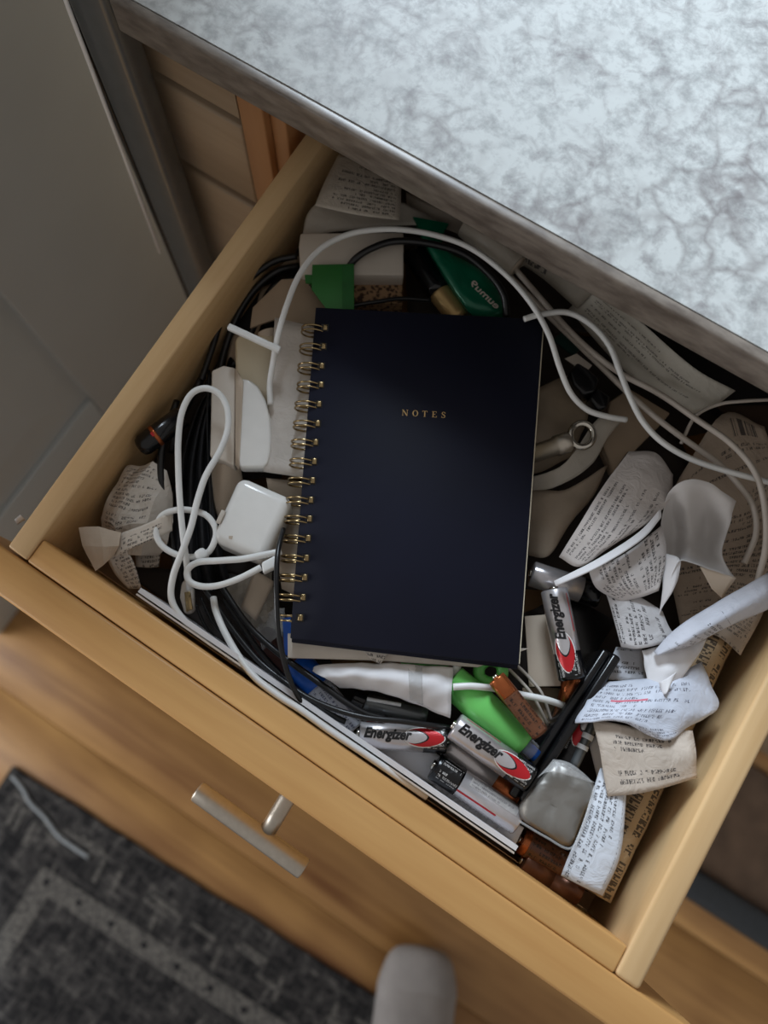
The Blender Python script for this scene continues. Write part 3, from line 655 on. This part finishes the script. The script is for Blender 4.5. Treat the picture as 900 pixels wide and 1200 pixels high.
# white folder edge standing along the drawer front
fo = empty('white_folder', at(380, 850, -40), 'thin white folder standing on edge along the inside of the drawer front', 'folder')
A, Bp = at(159, 697, -8), at(602, 1001, -16)
for nm, o1, t_, zt, m_ in (('cover', 0, .0010, -9, 'offwhite'), ('inner_leaf', .0018, .0026, -11, 'wpaper')):
    d = (Bp-A).normalized(); n_ = V((-d.y, d.x, 0)); p = [A+n_*o1, Bp+n_*o1, Bp+n_*(o1+t_), A+n_*(o1+t_)]
    vs = [V((q.x, q.y, TOP-.068)) for q in p]+[V((q.x, q.y, q.z+.0)) for q in p]
    mesh(nm, vs, BF, M[m_], fo)
cable('bluish white cable joining the folder along the drawer front', [(250, 700, -20), (253, 716, -18), (263, 740, -15), (279, 768, -12), (299, 794, -9), (327, 816, -7), (354, 833, -7), (386, 856, -8), (416, 876, -10), (450, 899, -14), (500, 934, -20)], 1.8, 'wcable')
# black cables lower left
cable('black cable crossing over the spiral of the notebook', [(332, 620, -8), (326, 645, .5), (324, 672, 3.5), (324, 705, 4), (326, 740, 1), (333, 775, -4), (342, 802, -8), (356, 828, -14)], 1.35)
cable('upper black cable sweeping to the front batteries', [(240, 690, -26), (262, 722, -24), (284, 752, -22), (306, 777, -20), (335, 800, -17), (362, 818, -15), (395, 832, -14), (430, 841, -13), (470, 845, -14), (505, 850, -17), (528, 853, -22)], 1.5)
cable('thick black cable running under the spiral to the front', [(258, 684, -30), (276, 712, -28), (296, 738, -27), (322, 762, -25), (346, 780, -23), (378, 803, -20), (404, 822, -19), (428, 836, -19), (450, 842, -20)], 1.7)
cable('black cable under the two sweeping ones', [(262, 700, -34), (285, 735, -34), (310, 770, -33), (345, 806, -30), (378, 832, -28), (405, 846, -28)], 1.6)
cable('short dark wire near the metal plug, left of two', [(229, 708, -42), (240, 733, -42), (256, 754, -44)], .9)
cable('short dark wire near the metal plug, right of two', [(235, 700, -44), (250, 730, -44), (270, 752, -46)], .9)
sheet('plastic_wrapper', [[(262, 690, -48), (285, 675, -40), (318, 672, -38)], [(270, 715, -48), (296, 705, -36), (322, 705, -38)], [(290, 745, -50), (312, 735, -42), (334, 740, -44)]], M['film2'], crumple=5, seed=21, hard=True, L=.012, label='crinkled beige plastic wrapper below the charging cable loop', cat='wrapper')
sheet('paper_strip', [[(298, 668, -34), (322, 682, -32)], [(282, 712, -36), (300, 728, -36)]], M['tag'], bu=2, label='folded beige strip under the charging cable loop', cat='paper')
sheet('plastic_wrapper', [[(300, 735, -44), (322, 712, -38), (334, 712, -38)], [(306, 762, -46), (326, 745, -36), (336, 748, -40)]], M['film'], crumple=5, seed=22, hard=True, L=.010, label='clear crinkled wrapper beside the black cables under the spiral', cat='wrapper')
sheet('brown_wrapper', [[(285, 735, -56), (320, 735, -52), (350, 760, -52)], [(300, 770, -56), (335, 775, -52), (355, 800, -52)], [(330, 810, -56), (360, 815, -54), (385, 835, -54)]], plain('red brown wrap', (86, 48, 38), .5), crumple=4, seed=25, hard=True, label='red-brown wrapper deep under the black cables', cat='wrapper')
# papers round the notebook
tagp(sheet('paper_sheet', [[(322, 372, -17.5), (372, 384, -18)], [(316, 470, -17.5), (366, 480, -18)], [(309, 553, -17.5), (372, 562, -18)]], printed('edge print', (206, 198, 190), W=44, seed=41, m0=32, H=70, top=50, pitch=2.4), bv=0), 'pale paper sheet sticking out left of the notebook spiral', 'paper')
tagp(sheet('paper_sheet', [[(312, 560, -30), (362, 566, -30)], [(318, 600, -32), (356, 640, -34)], [(330, 690, -36), (352, 700, -36)]], M['tag'], crumple=1.5, seed=30), 'beige paper under the lower spiral, right of the white adapter', 'paper')
tagp(slab('booklet', [(337, 742), (620, 760), (560, 782), (440, 774), (337, 771)], -22, -20, M['offwhite'], bw=.0004), 'pale booklet directly under the lower edge of the notebook', 'booklet')
bl = empty('glue_stick', at(378, 812, -44), 'white labelled tube with a blue cap, left of the tissue roll', 'tube')
A, Bp = at(352, 782, -36), at(412, 858, -36); f = cyl_frame(A, Bp); L = (Bp-A).length
vs, fs = lathe(f, [(-.004, .0072), (-.003, .0085), (L*.32, .0088), (L*.32, .008)], 24); mesh('cap', vs, fs, M['blue'], bl, True)['label'] = 'blue cap'
vs, fs = lathe(f, [(L*.3, .0084), (L, .0084)], 24); mesh('label_body', vs, fs, M['wpaper'], bl, True)
patch('fine_print', f, L*.34, L*.98, -1.3, 1.3, .0085, printed('tube print', (206, 210, 222), (70, 76, 110), 40, 2.5, 11, .5, .5, .5, 1, 30), bl)
tagp(slab('blue_card', [(331, 725), (341, 722), (341, 790), (334, 776)], -32, -30, M['blue']), 'narrow blue card edge under the last spiral rings', 'card')
tr_ = empty('tissue_roll', at(450, 810, -26), 'flattened white paper roll with clear tape below the notebook', 'paper roll')
sheet('roll_paper', [[(366, 786, -21), (376, 779, -20), (440, 777, -19), (485, 779, -18), (531, 782, -18)], [(380, 794, -14), (400, 792, -12), (440, 792, -10), (485, 800, -10), (530, 808, -12)], [(398, 805, -22), (420, 808, -19), (448, 812, -17), (490, 826, -17), (527, 842, -18)]], M['wpaper'], tr_, crumple=3.0, seed=31, L=.017, up=8)
sheet('tape_band', [[(478, 779, -17.5), (495, 780, -17.4)], [(479, 798, -9.2), (495, 802, -9.4)], [(480, 820, -16), (496, 827, -16.2)]], M['film'], tr_)
tagp(sheet('paper_scrap', [[(420, 757, -19.2), (458, 763, -19.2)], [(436, 774, -18.6), (446, 778, -18.6)]], printed('scrap print', W=18, seed=33, m0=.5)), 'small printed scrap pointing down below the notebook', 'scrap')
cp = empty('clear_pen', at(460, 832, -36), 'dark translucent pen above the front battery', 'pen')
tube('barrel', [(424, 822, -33), (500, 840, -33)], 4.6, M['trimgrey'], cp, seg=16); tube('cap', [(414, 817, -33), (428, 823, -33)], 5.2, M['black'], cp, seg=16)
tube('clip', [(430, 819, -28), (470, 826, -28)], 1.0, M['glint_white'], cp)
# white and ridged cards near front wall
tagp(sheet('paper_sheet', [[(430, 868, -34), (498, 876, -34), (572, 928, -36)], [(446, 884, -36), (524, 930, -36), (600, 978, -37)]], M['wpaper'], crumple=.8, seed=40), 'white paper lying flat along the drawer front under the batteries', 'paper')
tagp(sheet('paper_card', [[(566, 938, -35), (614, 970, -30)], [(560, 958, -36), (604, 990, -32)]], M['wpaper'], crumple=.2, seed=44), 'white card corner near the front wall, left of the foil pouch', 'card')
rc = empty('ridged_strip', at(555, 950, -36), 'pale translucent ridged plastic strip along the front under the batteries', 'strip')
slab('strip_body', [(507, 921), (520, 914), (610, 972), (600, 986)], -34.5, -33.5, M['wpaper'], rc)
for i in range(14):
    t_ = i/13; x0, y0 = 510+t_*86, 919+t_*57
    tube('ridge', [(x0, y0+4, -33.3), (x0+11, y0-5, -33.3)], .45, M['wpaper'], rc, n=2, seg=6)
# foil pouch
fp = empty('foil_pouch', at(655, 945, -20), 'square silver grey foil pouch in clear film near the front', 'pouch')
ol = [(650, 894), (664, 897), (680, 907), (696, 919), (694, 938), (682, 962), (668, 992), (640, 978), (614, 962), (609, 948), (616, 934), (632, 914)]
def pillow(nm, outl, h0, hm, mat, par, inset=.86, rough=0, seed=0):
    cx = sum(p[0] for p in outl)/len(outl); cy = sum(p[1] for p in outl)/len(outl); pts = cr([V((*p, 0)) for p in outl], 3, True); n = len(pts); vs = []; fs = []
    for s, k in ((1, 0), (.95, .55), (inset, 1), (.5, 1.08), (.2, 1.05)):
        for p in pts:
            q = at(cx+(p.x-cx)*s, cy+(p.y-cy)*s, h0+(hm-h0)*k); q.z += rough*noise.noise(q*180+V((seed, 0, 0)))/1000*(1 if s < 1 else 0); vs.append(q)
    for j in range(4): fs += [(j*n+i, j*n+(i+1) % n, (j+1)*n+(i+1) % n, (j+1)*n+i) for i in range(n)]
    fs.append(tuple(range(4*n, 5*n))); b = len(vs); vs += [V((v.x, v.y, v.z-.004)) for v in vs[:n]]; fs += [(i, b+i, b+(i+1) % n, (i+1) % n) for i in range(n)]; fs.append(tuple(range(b, b+n))[::-1])
    if len(fs): pass
    o = mesh(nm, vs, fs, mat, par, True); bm = bmesh.new(); bm.from_mesh(o.data); bmesh.ops.recalc_face_normals(bm, faces=bm.faces[:]); bm.to_mesh(o.data); bm.free(); return o
pillow('foil_body', ol, -18, -15, M['foil'], fp, inset=.9, rough=2.2, seed=3)
sheet('film_flap', [[(648, 890, -11), (668, 894, -9), (698, 918, -10)], [(630, 912, -9), (640, 905, -7), (652, 905, -8)]], M['film'], fp, crumple=1.5, seed=51, L=.01)
tube('film_edge', [(608, 962, -13), (640, 981, -12), (669, 994, -12), (684, 964, -12), (697, 921, -12)], .6, M['film'], fp)
# kraft roll at right wall
kr = empty('kraft_paper_roll', at(760, 960, -50), 'rolled kraft paper bag with large dark characters along the right drawer side', 'paper roll')
A, Bp = at(838, 742, -38), at(692, 1044, -38); f = cyl_frame(A, Bp); L = (Bp-A).length
vs = []; fs = []; uv = []; n = 22; m = 26
for i in range(m+1):
    for k in range(n+1):
        a = -2.2+4.4*k/n; u = L*i/m; r = .0112+.0008*noise.noise(V((u*60, a*1.5, 2))); q = f(u, a, r); q.z -= abs(a)*.0008; vs.append(q); uv.append((u*1000, (a+2.2)*11.2))
for i in range(m):
    for k in range(n): fs.append((i*(n+1)+k, (i+1)*(n+1)+k, (i+1)*(n+1)+k+1, i*(n+1)+k+1))
o = mesh('kraft_paper', vs, fs, printed('kraft print', (176, 150, 116), (46, 38, 34), 158, 9.0, 61, 1.3, .5, 4, 11, 40, .8, tail=-1), kr, True, uv)
sm = o.modifiers.new('th', 'SOLIDIFY'); sm.thickness = .0003
sheet('folded_end', [[(674, 1028, -44), (694, 1038, -38), (712, 1046, -42)], [(682, 1040, -48), (696, 1048, -44), (708, 1052, -46)]], plain('kraft', (176, 150, 116), .8), kr, crumple=1.5, seed=62)
# receipts on the right
R = 'receipts on the right heap'
def receipt(label, rows, seed, paper=(212, 206, 204), W=40, group=R, name='receipt', **k):
    mk = {q: k.pop(q) for q in ('pitch', 'glyph', 'dens', 'm0', 'top', 'H', 'red', 'tail', 'bar', 'ink') if q in k}
    return sheet(name, rows, printed('receipt print %d' % seed, paper, W=W, seed=seed, **mk), label=label, cat='receipt', group=group, seed=seed, **k)
receipt('large brownish receipt with a bar code, behind the cables at the right drawer side', [[(896, 500, -24), (846, 486, -28), (796, 560, -38)], [(912, 560, -26), (870, 590, -32), (775, 610, -40)], [(903, 690, -20), (850, 680, -30), (788, 690, -38)], [(868, 768, -22), (838, 744, -24), (800, 745, -34)]], 71, (176, 158, 140), 60, bar=(8, 26, 3, 12), top=14, crumple=1.5)
receipt('curved receipt arching over right of the notebook, its lower edge rolled', [[(737, 529, -14), (768, 531, -12), (789, 556, -14)], [(708, 568, -5), (744, 580, -3), (785, 585, -8)], [(680, 612, -5), (716, 628, 0), (760, 612, -2)], [(655, 653, -12), (680, 664, -6), (716, 640, -3)]], 72, (208, 200, 196), 64, top=2, crumple=.8, turn=True, m0=5)
sheet('receipt', [[(649, 681, -4), (700, 655, -1), (748, 624, 0), (774, 596, 0)], [(652, 687, -4), (704, 663, 1), (752, 632, 2), (775, 606, 0)], [(656, 684, -8), (704, 660, -5), (748, 634, -5), (770, 610, -5)]], M['wpaper'], label='narrow rolled paper edge pointing left below the curved receipt', cat='receipt', group=R)
receipt('receipt tucked under the rolled edge, its lower right end curled', [[(690, 668, -12), (730, 650, -8), (776, 615, -8)], [(700, 690, -14), (740, 680, -8), (781, 650, -6)], [(728, 705, -16), (752, 700, -12), (772, 692, -8)]], 73, (206, 200, 198), 34, crumple=1.2, top=2, turn=True)
receipt('receipt pointing down with dense print, above the white folded receipt', [[(702, 675, -20), (735, 690, -16), (776, 716, -16)], [(714, 708, -18), (744, 716, -14), (785, 736, -14)], [(728, 758, -18), (752, 760, -14), (796, 749, -14)]], 74, (206, 204, 206), 30, top=1, dens=.6, glyph=.6, pitch=3, turn=True, m0=1.5, crumple=.7, tail=.2)
o = sheet('receipt', [[(776, 602, -10), (783, 578, -4), (802, 563, 2), (830, 565, 2), (863, 587, -8)], [(774, 630, -12), (788, 616, -24), (808, 618, -15), (828, 614, -25), (852, 626, -10)], [(778, 662, -10), (790, 650, -18), (806, 648, -9), (826, 648, -19), (846, 652, -8)], [(782, 690, -8), (790, 668, -3), (800, 657, -1), (832, 667, -3), (863, 678, -4)]], plain('white thermal paper', (206, 202, 200), .5, 0, .06, 30, .3), crumple=1.6, L=.015, seed=75, up=6, label='blank receipt curled into a funnel left of the bar code receipt', cat='receipt', group=R)
sheet('receipt', [[(776, 648, -8), (792, 652, -3), (798, 658, -2)], [(776, 690, -9), (788, 690, -5), (794, 680, -6)], [(772, 722, -16), (776, 712, -12), (784, 700, -14)]], M['wpaper'], crumple=.8, seed=76, label='white torn point hanging from the funnel receipt', cat='receipt', group=R)
sheet('receipt', [[(820, 664, -4), (863, 677, -4)], [(834, 690, -9), (846, 701, -12)]], M['tag'], label='small triangular flap at the foot of the funnel receipt', cat='receipt', group=R)
receipt('pale receipt band sweeping up to the right edge of the drawer', [[(766, 764, -14), (788, 740, -10), (826, 714, -6), (905, 668, -3)], [(772, 768, -10), (800, 754, -4), (838, 730, 0), (905, 690, 2)], [(786, 762, -16), (812, 756, -12), (846, 738, -8), (905, 712, -5)]], 77, (204, 206, 216), 18, top=12, crumple=.8, m0=1, dens=.45, turn=True, H=50, tail=.25)
receipt('small printed receipt corner above the red-marked receipt', [[(722, 758, -26), (752, 760, -24)], [(706, 796, -26), (758, 800, -24)]], 78, (200, 202, 210), 24, pitch=2.4, m0=1, top=1)
sheet('receipt', [[(752, 762, -17), (790, 754, -15), (829, 748, -15)], [(756, 784, -17), (786, 780, -12), (814, 774, -14)], [(758, 800, -18), (778, 804, -13), (798, 796, -15)]], M['wpaper'], crumple=1.8, seed=79, L=.012, label='bright blank folded receipt in the middle of the right heap', cat='receipt', group=R)
sheet('receipt', [[(772, 800, -10), (794, 786, -8)], [(776, 815, -10), (782, 811, -7)]], M['wpaper'], bu=2, label='tiny pointed paper fold on the red-marked receipt', cat='receipt', group=R)
receipt('crumpled receipt with a red handwritten line, lying across the right heap', [[(700, 800, -22), (745, 796, -18), (790, 790, -16), (822, 776, -22)], [(690, 818, -18), (735, 822, -10), (785, 818, -8), (842, 824, -16)], [(674, 847, -14), (720, 842, -6), (770, 850, -4), (826, 842, -14)], [(690, 842, -16), (728, 846, -10), (779, 868, -6), (806, 852, -16)]], 80, (204, 208, 220), 62, crumple=2.6, L=.016, up=7, red=(14, 36, 12.5, 13.7), top=3, m0=4, dens=.38, ink=(70, 70, 84))
receipt('tan receipt with sparse print hanging over the kraft roll', [[(694, 842, -16), (745, 852, -11), (812, 856, -13)], [(703, 880, -12), (752, 884, -8), (816, 886, -9)], [(712, 934, -12), (760, 928, -9), (818, 911, -11)]], 81, (196, 182, 168), 54, crumple=1.8, L=.018, top=6, pitch=3.2, glyph=.55, m0=9, tail=.3)
receipt('long narrow white receipt running toward the front corner', [[(736, 905, -14), (727, 1000, -12), (706, 1050, -14)], [(703, 900, -18), (684, 960, -14), (657, 1026, -15)]], 82, (214, 218, 226), 66, crumple=.9, pitch=3.2, glyph=.5, m0=6, top=2, bv=2)
sheet('receipt', [[(690, 872, -32), (706, 850, -30)], [(700, 912, -34), (722, 910, -30)]], M['wpaper'], label='pale paper behind the slim pen, under the tan receipt', cat='receipt', group=R, crumple=.6)
# tag right of notebook
tagp(slab('paper_tag', [(615, 722), (642, 720), (658, 792), (657, 804), (620, 805)], -36, -35, M['tag'], bw=.0003), 'plain beige paper tag right of the notebook, beside the lettered battery', 'tag')
tagp(sheet('paper_sheet', [[(612, 806, -46), (660, 806, -46)], [(620, 850, -48), (650, 870, -48)]], M['bpaper'], crumple=2, seed=91), 'tan paper deep under the black tray rim', 'paper')
# zip bag, metal bolt ring
kb = empty('eye_bolt', at(660, 518, -30), 'metal eye bolt with ring lying right of the notebook', 'bolt')
A, Bp = at(622, 533, -20), at(668, 517, -20); f = cyl_frame(A, Bp); L = (Bp-A).length
vs, fs = lathe(f, [(0, .0050), (L*.62, .0050), (L*.63, .0058), (L*.94, .0059), (L, .005)], 20); mesh('shank', vs, fs, M['steel'], kb, True)
c = [(682+13.5*cos(a), 510+14*sin(a), -18) for a in [2*pi*i/12 for i in range(12)]]
tube('ring', c, 1.9, M['silver2'], kb, closed=True, n=4)
sheet('zip_bag', [[(618, 560, -32), (660, 545, -26), (700, 492, -24), (732, 490, -24)], [(618, 575, -36), (650, 572, -30), (690, 548, -26), (712, 512, -26)]], M['film2'], crumple=1.5, seed=95, label='milky zip bag under the eye bolt', cat='bag', bu=3)
sheet('beige_packet', [[(616, 570, -42), (660, 575, -36), (712, 545, -38)], [(616, 610, -42), (652, 610, -34), (696, 580, -38)], [(618, 650, -44), (642, 652, -38), (668, 612, -44)]], plain('beige packet', (178, 162, 144), .6, 0, .14, 50), crumple=2.4, seed=96, label='rounded beige paper packet right of the notebook', cat='packet', bu=2)
sheet('packet_edge', [[(600, 470, -40), (640, 450, -38), (665, 440, -40)], [(600, 520, -42), (648, 500, -38), (690, 478, -40)], [(600, 560, -44), (640, 550, -42), (670, 535, -42)]], plain('tan pouch', (150, 134, 114), .5, 0, .25, 40), crumple=2.8, seed=97, label='tan pouch with faint pattern at the right notebook edge', cat='pouch').name = 'tan_pouch'
sheet('maroon_strip', [[(735, 530, -30), (748, 528, -30)], [(682, 605, -30), (694, 612, -30)]], plain('maroon', (44, 22, 30), .4), label='dark maroon strip beside the curved receipt', cat='strip')
# black plug adapter
bp = empty('black_plug', at(690, 455, -30), 'black two-piece plug adapter between the cables right of the notebook', 'plug')
slab('plug_body', [(668, 436), (677, 424), (690, 432), (703, 444), (697, 459), (684, 463), (672, 450)], -34, -20, M['black'], bp, .0015, 3)
slab('plug_head', [(690, 466), (700, 453), (717, 464), (712, 478), (701, 481)], -34, -22, M['black'], bp, .002, 3)
tube('plug_neck', [(690, 455, -26), (700, 464, -27)], 2.6, M['black'], bp)
tagp(slab('white_tag', [(662, 420), (676, 414), (694, 428), (686, 437)], -30, -29, M['offwhite'], bw=.0003), 'small white tag above the black plug', 'tag')
tagp(slab('dark_green_card', [(648, 398), (660, 388), (686, 404), (672, 416)], -36, -34, plain('dark green', (16, 48, 42), .4)), 'dark green card corner above the white tag', 'card')
tagp(slab('pale_box', [(715, 470), (738, 455), (786, 484), (772, 500), (720, 552), (706, 520)], -48, -36, M['bpaper'], bw=.001), 'tan carton deep below the crossing white cables', 'box')
# white cables at right
cable('white cable arching over the top left corner of the notebook to the eye bolt', [(317, 474, -14), (316, 452, -11), (319, 430, -7), (326, 392, 0), (337, 355, 2), (352, 320, 2), (374, 293, 1), (402, 277, 0), (432, 270, -1), (470, 269, -3), (512, 276, -5), (552, 291, -5), (592, 321, -3), (622, 355, -1), (643, 392, -1), (656, 431, -4), (669, 461, -8), (688, 480, -12), (711, 488, -14), (734, 492, -17)], 1.65, 'wcable')
cable('white cable leaving the notebook corner and swinging right', [(614, 374, -2), (632, 369, -2), (664, 366, -3), (692, 380, -4), (714, 405, -5), (727, 437, -6), (739, 467, -7), (754, 495, -8), (776, 518, -9), (808, 537, -10), (848, 551, -10), (905, 566, -10)], 1.7, 'wcable')
cable('greyed cable from the leaflet, running outermost to the right side', [(596, 306, -24), (632, 348, -22), (662, 382, -20), (692, 411, -18), (728, 438, -16), (772, 461, -12), (817, 492, -9), (851, 515, -6), (876, 540, -5), (890, 566, -5), (897, 602, -5), (897, 642, -6), (888, 680, -8)], 1.7, 'gcable')
cable('greyed cable below the outermost one, ending behind the funnel receipt', [(596, 322, -30), (636, 363, -28), (676, 402, -26), (711, 436, -24), (741, 465, -22), (772, 492, -18), (804, 516, -16), (842, 543, -15), (864, 566, -14), (882, 592, -13), (886, 625, -14), (872, 660, -16)], 1.7, 'gcable')
cable('thin pale cable arcing at the far right over the bar code receipt', [(798, 520, -20), (815, 488, -16), (842, 474, -12), (872, 470, -10), (910, 468, -10)], 1.0, 'gcable')
st = tagp(pbox('white_stick', (267, 381), (328, 409), 3.6, -3, .5, M['wcable'], None, .0008), 'flat white plastic stick pointing left above the cream adapter', 'stick')
# leaflets at the back right
receipt('printed leaflet leaning below the worktop edge, dense small text', [[(700, 338, -12), (745, 372, -8), (812, 430, -6), (862, 458, -10)], [(684, 346, -22), (740, 400, -18), (790, 446, -16), (840, 474, -16)], [(666, 362, -32), (715, 418, -30), (760, 458, -28), (812, 486, -26)]], 101, (186, 180, 168), 90, pitch=1.9, glyph=.35, m0=6, H=22, top=6, name='leaflet', group=None)
receipt('printed leaflet with big dark characters near the top of the drawer', [[(590, 268, -16), (640, 290, -12), (702, 336, -12)], [(590, 300, -30), (630, 322, -28), (676, 362, -28)]], 102, (150, 142, 130), 70, pitch=9, glyph=2.0, m0=14, dens=.6, top=8, H=22, name='leaflet', group=None)
tagp(slab('black_box', [(735, 355), (770, 345), (930, 450), (930, 480), (860, 478), (830, 455)], -60, -40, M['blackm']), 'black box behind the leaflet under the worktop', 'box')
tagp(slab('brown_card', [(840, 475), (910, 475), (920, 560), (890, 520)], -40, -38, plain('dark brown card', (62, 46, 36), .8)), 'dark brown card at the right drawer side behind the bar code receipt', 'card')
tr2 = empty('tape_roll', at(580, 295, -34), 'greyish clear tape roll below the worktop edge', 'tape')
A, Bp = at(548, 262, -22), at(606, 312, -22); f = cyl_frame(A, Bp); L = (Bp-A).length
vs, fs = lathe(f, [(0, .005), (.0005, .0088), (L, .0088), (L, .006)], 24); mesh('tape_body', vs, fs, M['film2'], tr2, True)
vs, fs = lathe(f, [(-.0005, .0062), (L+.0005, .0062)], 20); mesh('core', vs, fs, M['tag'], tr2, True)
# top of the drawer
receipt('pale receipt at the top of the drawer, printed upside down, curled at its foot', [[(468, 258, -6), (420, 252, -5), (369, 241, -8)], [(470, 232, -8), (424, 222, -7), (380, 214, -10)], [(470, 200, -14), (430, 192, -14), (398, 178, -16)]], 111, (202, 192, 178), 42, pitch=3.0, glyph=.5, top=2, m0=3, bu=0)
sheet('grey_paper', [[(352, 300, -36), (362, 248, -24), (400, 230, -22), (474, 238, -24)], [(350, 330, -42), (372, 280, -30), (420, 268, -27), (520, 262, -30)]], M['film2'], crumple=1.2, seed=112, label='greyish translucent wrapper under the top receipt', cat='wrapper')
bx = empty('white_box', at(440, 320, -50), 'small white box with speckled brown side near the drawer top', 'box')
slab('box_lid', [(350, 288), (352, 273), (473, 272), (473, 322), (352, 322)], -36, -22, M['offwhite'], bx, .001)
slab('speckled_side', [(400, 323.5), (472, 324), (472, 356), (400, 354)], -52, -34, M['cork'], bx, .001)
sheet('grey_paper', [[(476, 225, -26), (560, 262, -24), (640, 300, -22)], [(476, 262, -32), (540, 275, -30), (600, 318, -30)]], plain('grey paper', (128, 118, 106), .7, 0, .2, 40), crumple=2, seed=114, label='grey-brown paper wedged below the worktop edge', cat='paper')
gc = empty('green_card', at(392, 335, -20), 'dark green card tucked behind the top of the notebook', 'card')
slab('card_body', [(366, 310), (415, 309), (415, 362), (383, 362), (365, 338)], -19, -17, M['green2'], gc, .0003)
slab('card_tab', [(357, 322), (366, 322), (366, 332), (358, 331)], -19, -17.5, M['green2'], gc)
slab('lighter_stripe', [(401, 311), (414, 310.5), (414, 361), (401, 361)], -17, -16.8, plain('card green stripe', (34, 96, 44), .5), gc)
tagp(slab('beige_card', [(330, 327), (356, 326), (382, 358), (384, 384), (322, 374), (293, 384), (296, 360)], -30, -28, M['bpaper'], bw=.0004), 'beige folded card left of the notebook top corner', 'card')
tagp(sheet('paper_strip', [[(302, 390, -26), (322, 384, -24)], [(300, 402, -28), (322, 398, -26)]], M['tag'], bu=2), 'small curled beige scrap above the cream adapter', 'scrap')
cable('black cable arching behind the top edge of the notebook', [(408, 314, -22), (418, 302, -18), (436, 291, -16), (462, 283, -15), (500, 285, -14), (542, 297, -13), (572, 320, -13), (590, 345, -15), (594, 372, -20)], 2.1)
cable('thin black cable lying just above the notebook top edge', [(404, 360, -26), (440, 354, -26), (470, 350, -28), (505, 352, -30)], 1.3)
gp = empty('teal_gum_packet', at(545, 330, -40), 'shiny teal green packet with pale lettering above the notebook', 'packet')
pk = pillow('packet_body', [(487, 262), (508, 268), (524, 292), (550, 306), (578, 326), (592, 350), (590, 372), (556, 374), (536, 350), (512, 312), (496, 285)], -33, -25, M['teal'], gp, rough=1.0, seed=8)
tg = textgeo('eumu9', 2, 0, .02); A, Bp, Cc = at(588, 358, -23.2), at(553, 325, -23.2), at(577, 368, -23.2)
mesh('lettering', [A+(Bp-A)*(.02+a*.9)+(Cc-A)*(1-b)*.55 for a, b in tg[0]], tg[1], M['offwhite'], gp)
tagp(slab('teal_foil', [(484, 254), (526, 262), (520, 272), (492, 268)], -26, -24, M['teal']), 'small teal foil flap near the top receipt', 'foil')
bk = empty('black_marker', at(500, 325, -50), 'black marker cap with a gold barrel above the notebook edge', 'marker')
tube('cap', [(484, 296, -42), (516, 344, -40)], 8, M['black'], bk, seg=20)
tube('barrel', [(514, 341, -40), (540, 374, -40)], 7.2, M['gold'], bk, seg=20)
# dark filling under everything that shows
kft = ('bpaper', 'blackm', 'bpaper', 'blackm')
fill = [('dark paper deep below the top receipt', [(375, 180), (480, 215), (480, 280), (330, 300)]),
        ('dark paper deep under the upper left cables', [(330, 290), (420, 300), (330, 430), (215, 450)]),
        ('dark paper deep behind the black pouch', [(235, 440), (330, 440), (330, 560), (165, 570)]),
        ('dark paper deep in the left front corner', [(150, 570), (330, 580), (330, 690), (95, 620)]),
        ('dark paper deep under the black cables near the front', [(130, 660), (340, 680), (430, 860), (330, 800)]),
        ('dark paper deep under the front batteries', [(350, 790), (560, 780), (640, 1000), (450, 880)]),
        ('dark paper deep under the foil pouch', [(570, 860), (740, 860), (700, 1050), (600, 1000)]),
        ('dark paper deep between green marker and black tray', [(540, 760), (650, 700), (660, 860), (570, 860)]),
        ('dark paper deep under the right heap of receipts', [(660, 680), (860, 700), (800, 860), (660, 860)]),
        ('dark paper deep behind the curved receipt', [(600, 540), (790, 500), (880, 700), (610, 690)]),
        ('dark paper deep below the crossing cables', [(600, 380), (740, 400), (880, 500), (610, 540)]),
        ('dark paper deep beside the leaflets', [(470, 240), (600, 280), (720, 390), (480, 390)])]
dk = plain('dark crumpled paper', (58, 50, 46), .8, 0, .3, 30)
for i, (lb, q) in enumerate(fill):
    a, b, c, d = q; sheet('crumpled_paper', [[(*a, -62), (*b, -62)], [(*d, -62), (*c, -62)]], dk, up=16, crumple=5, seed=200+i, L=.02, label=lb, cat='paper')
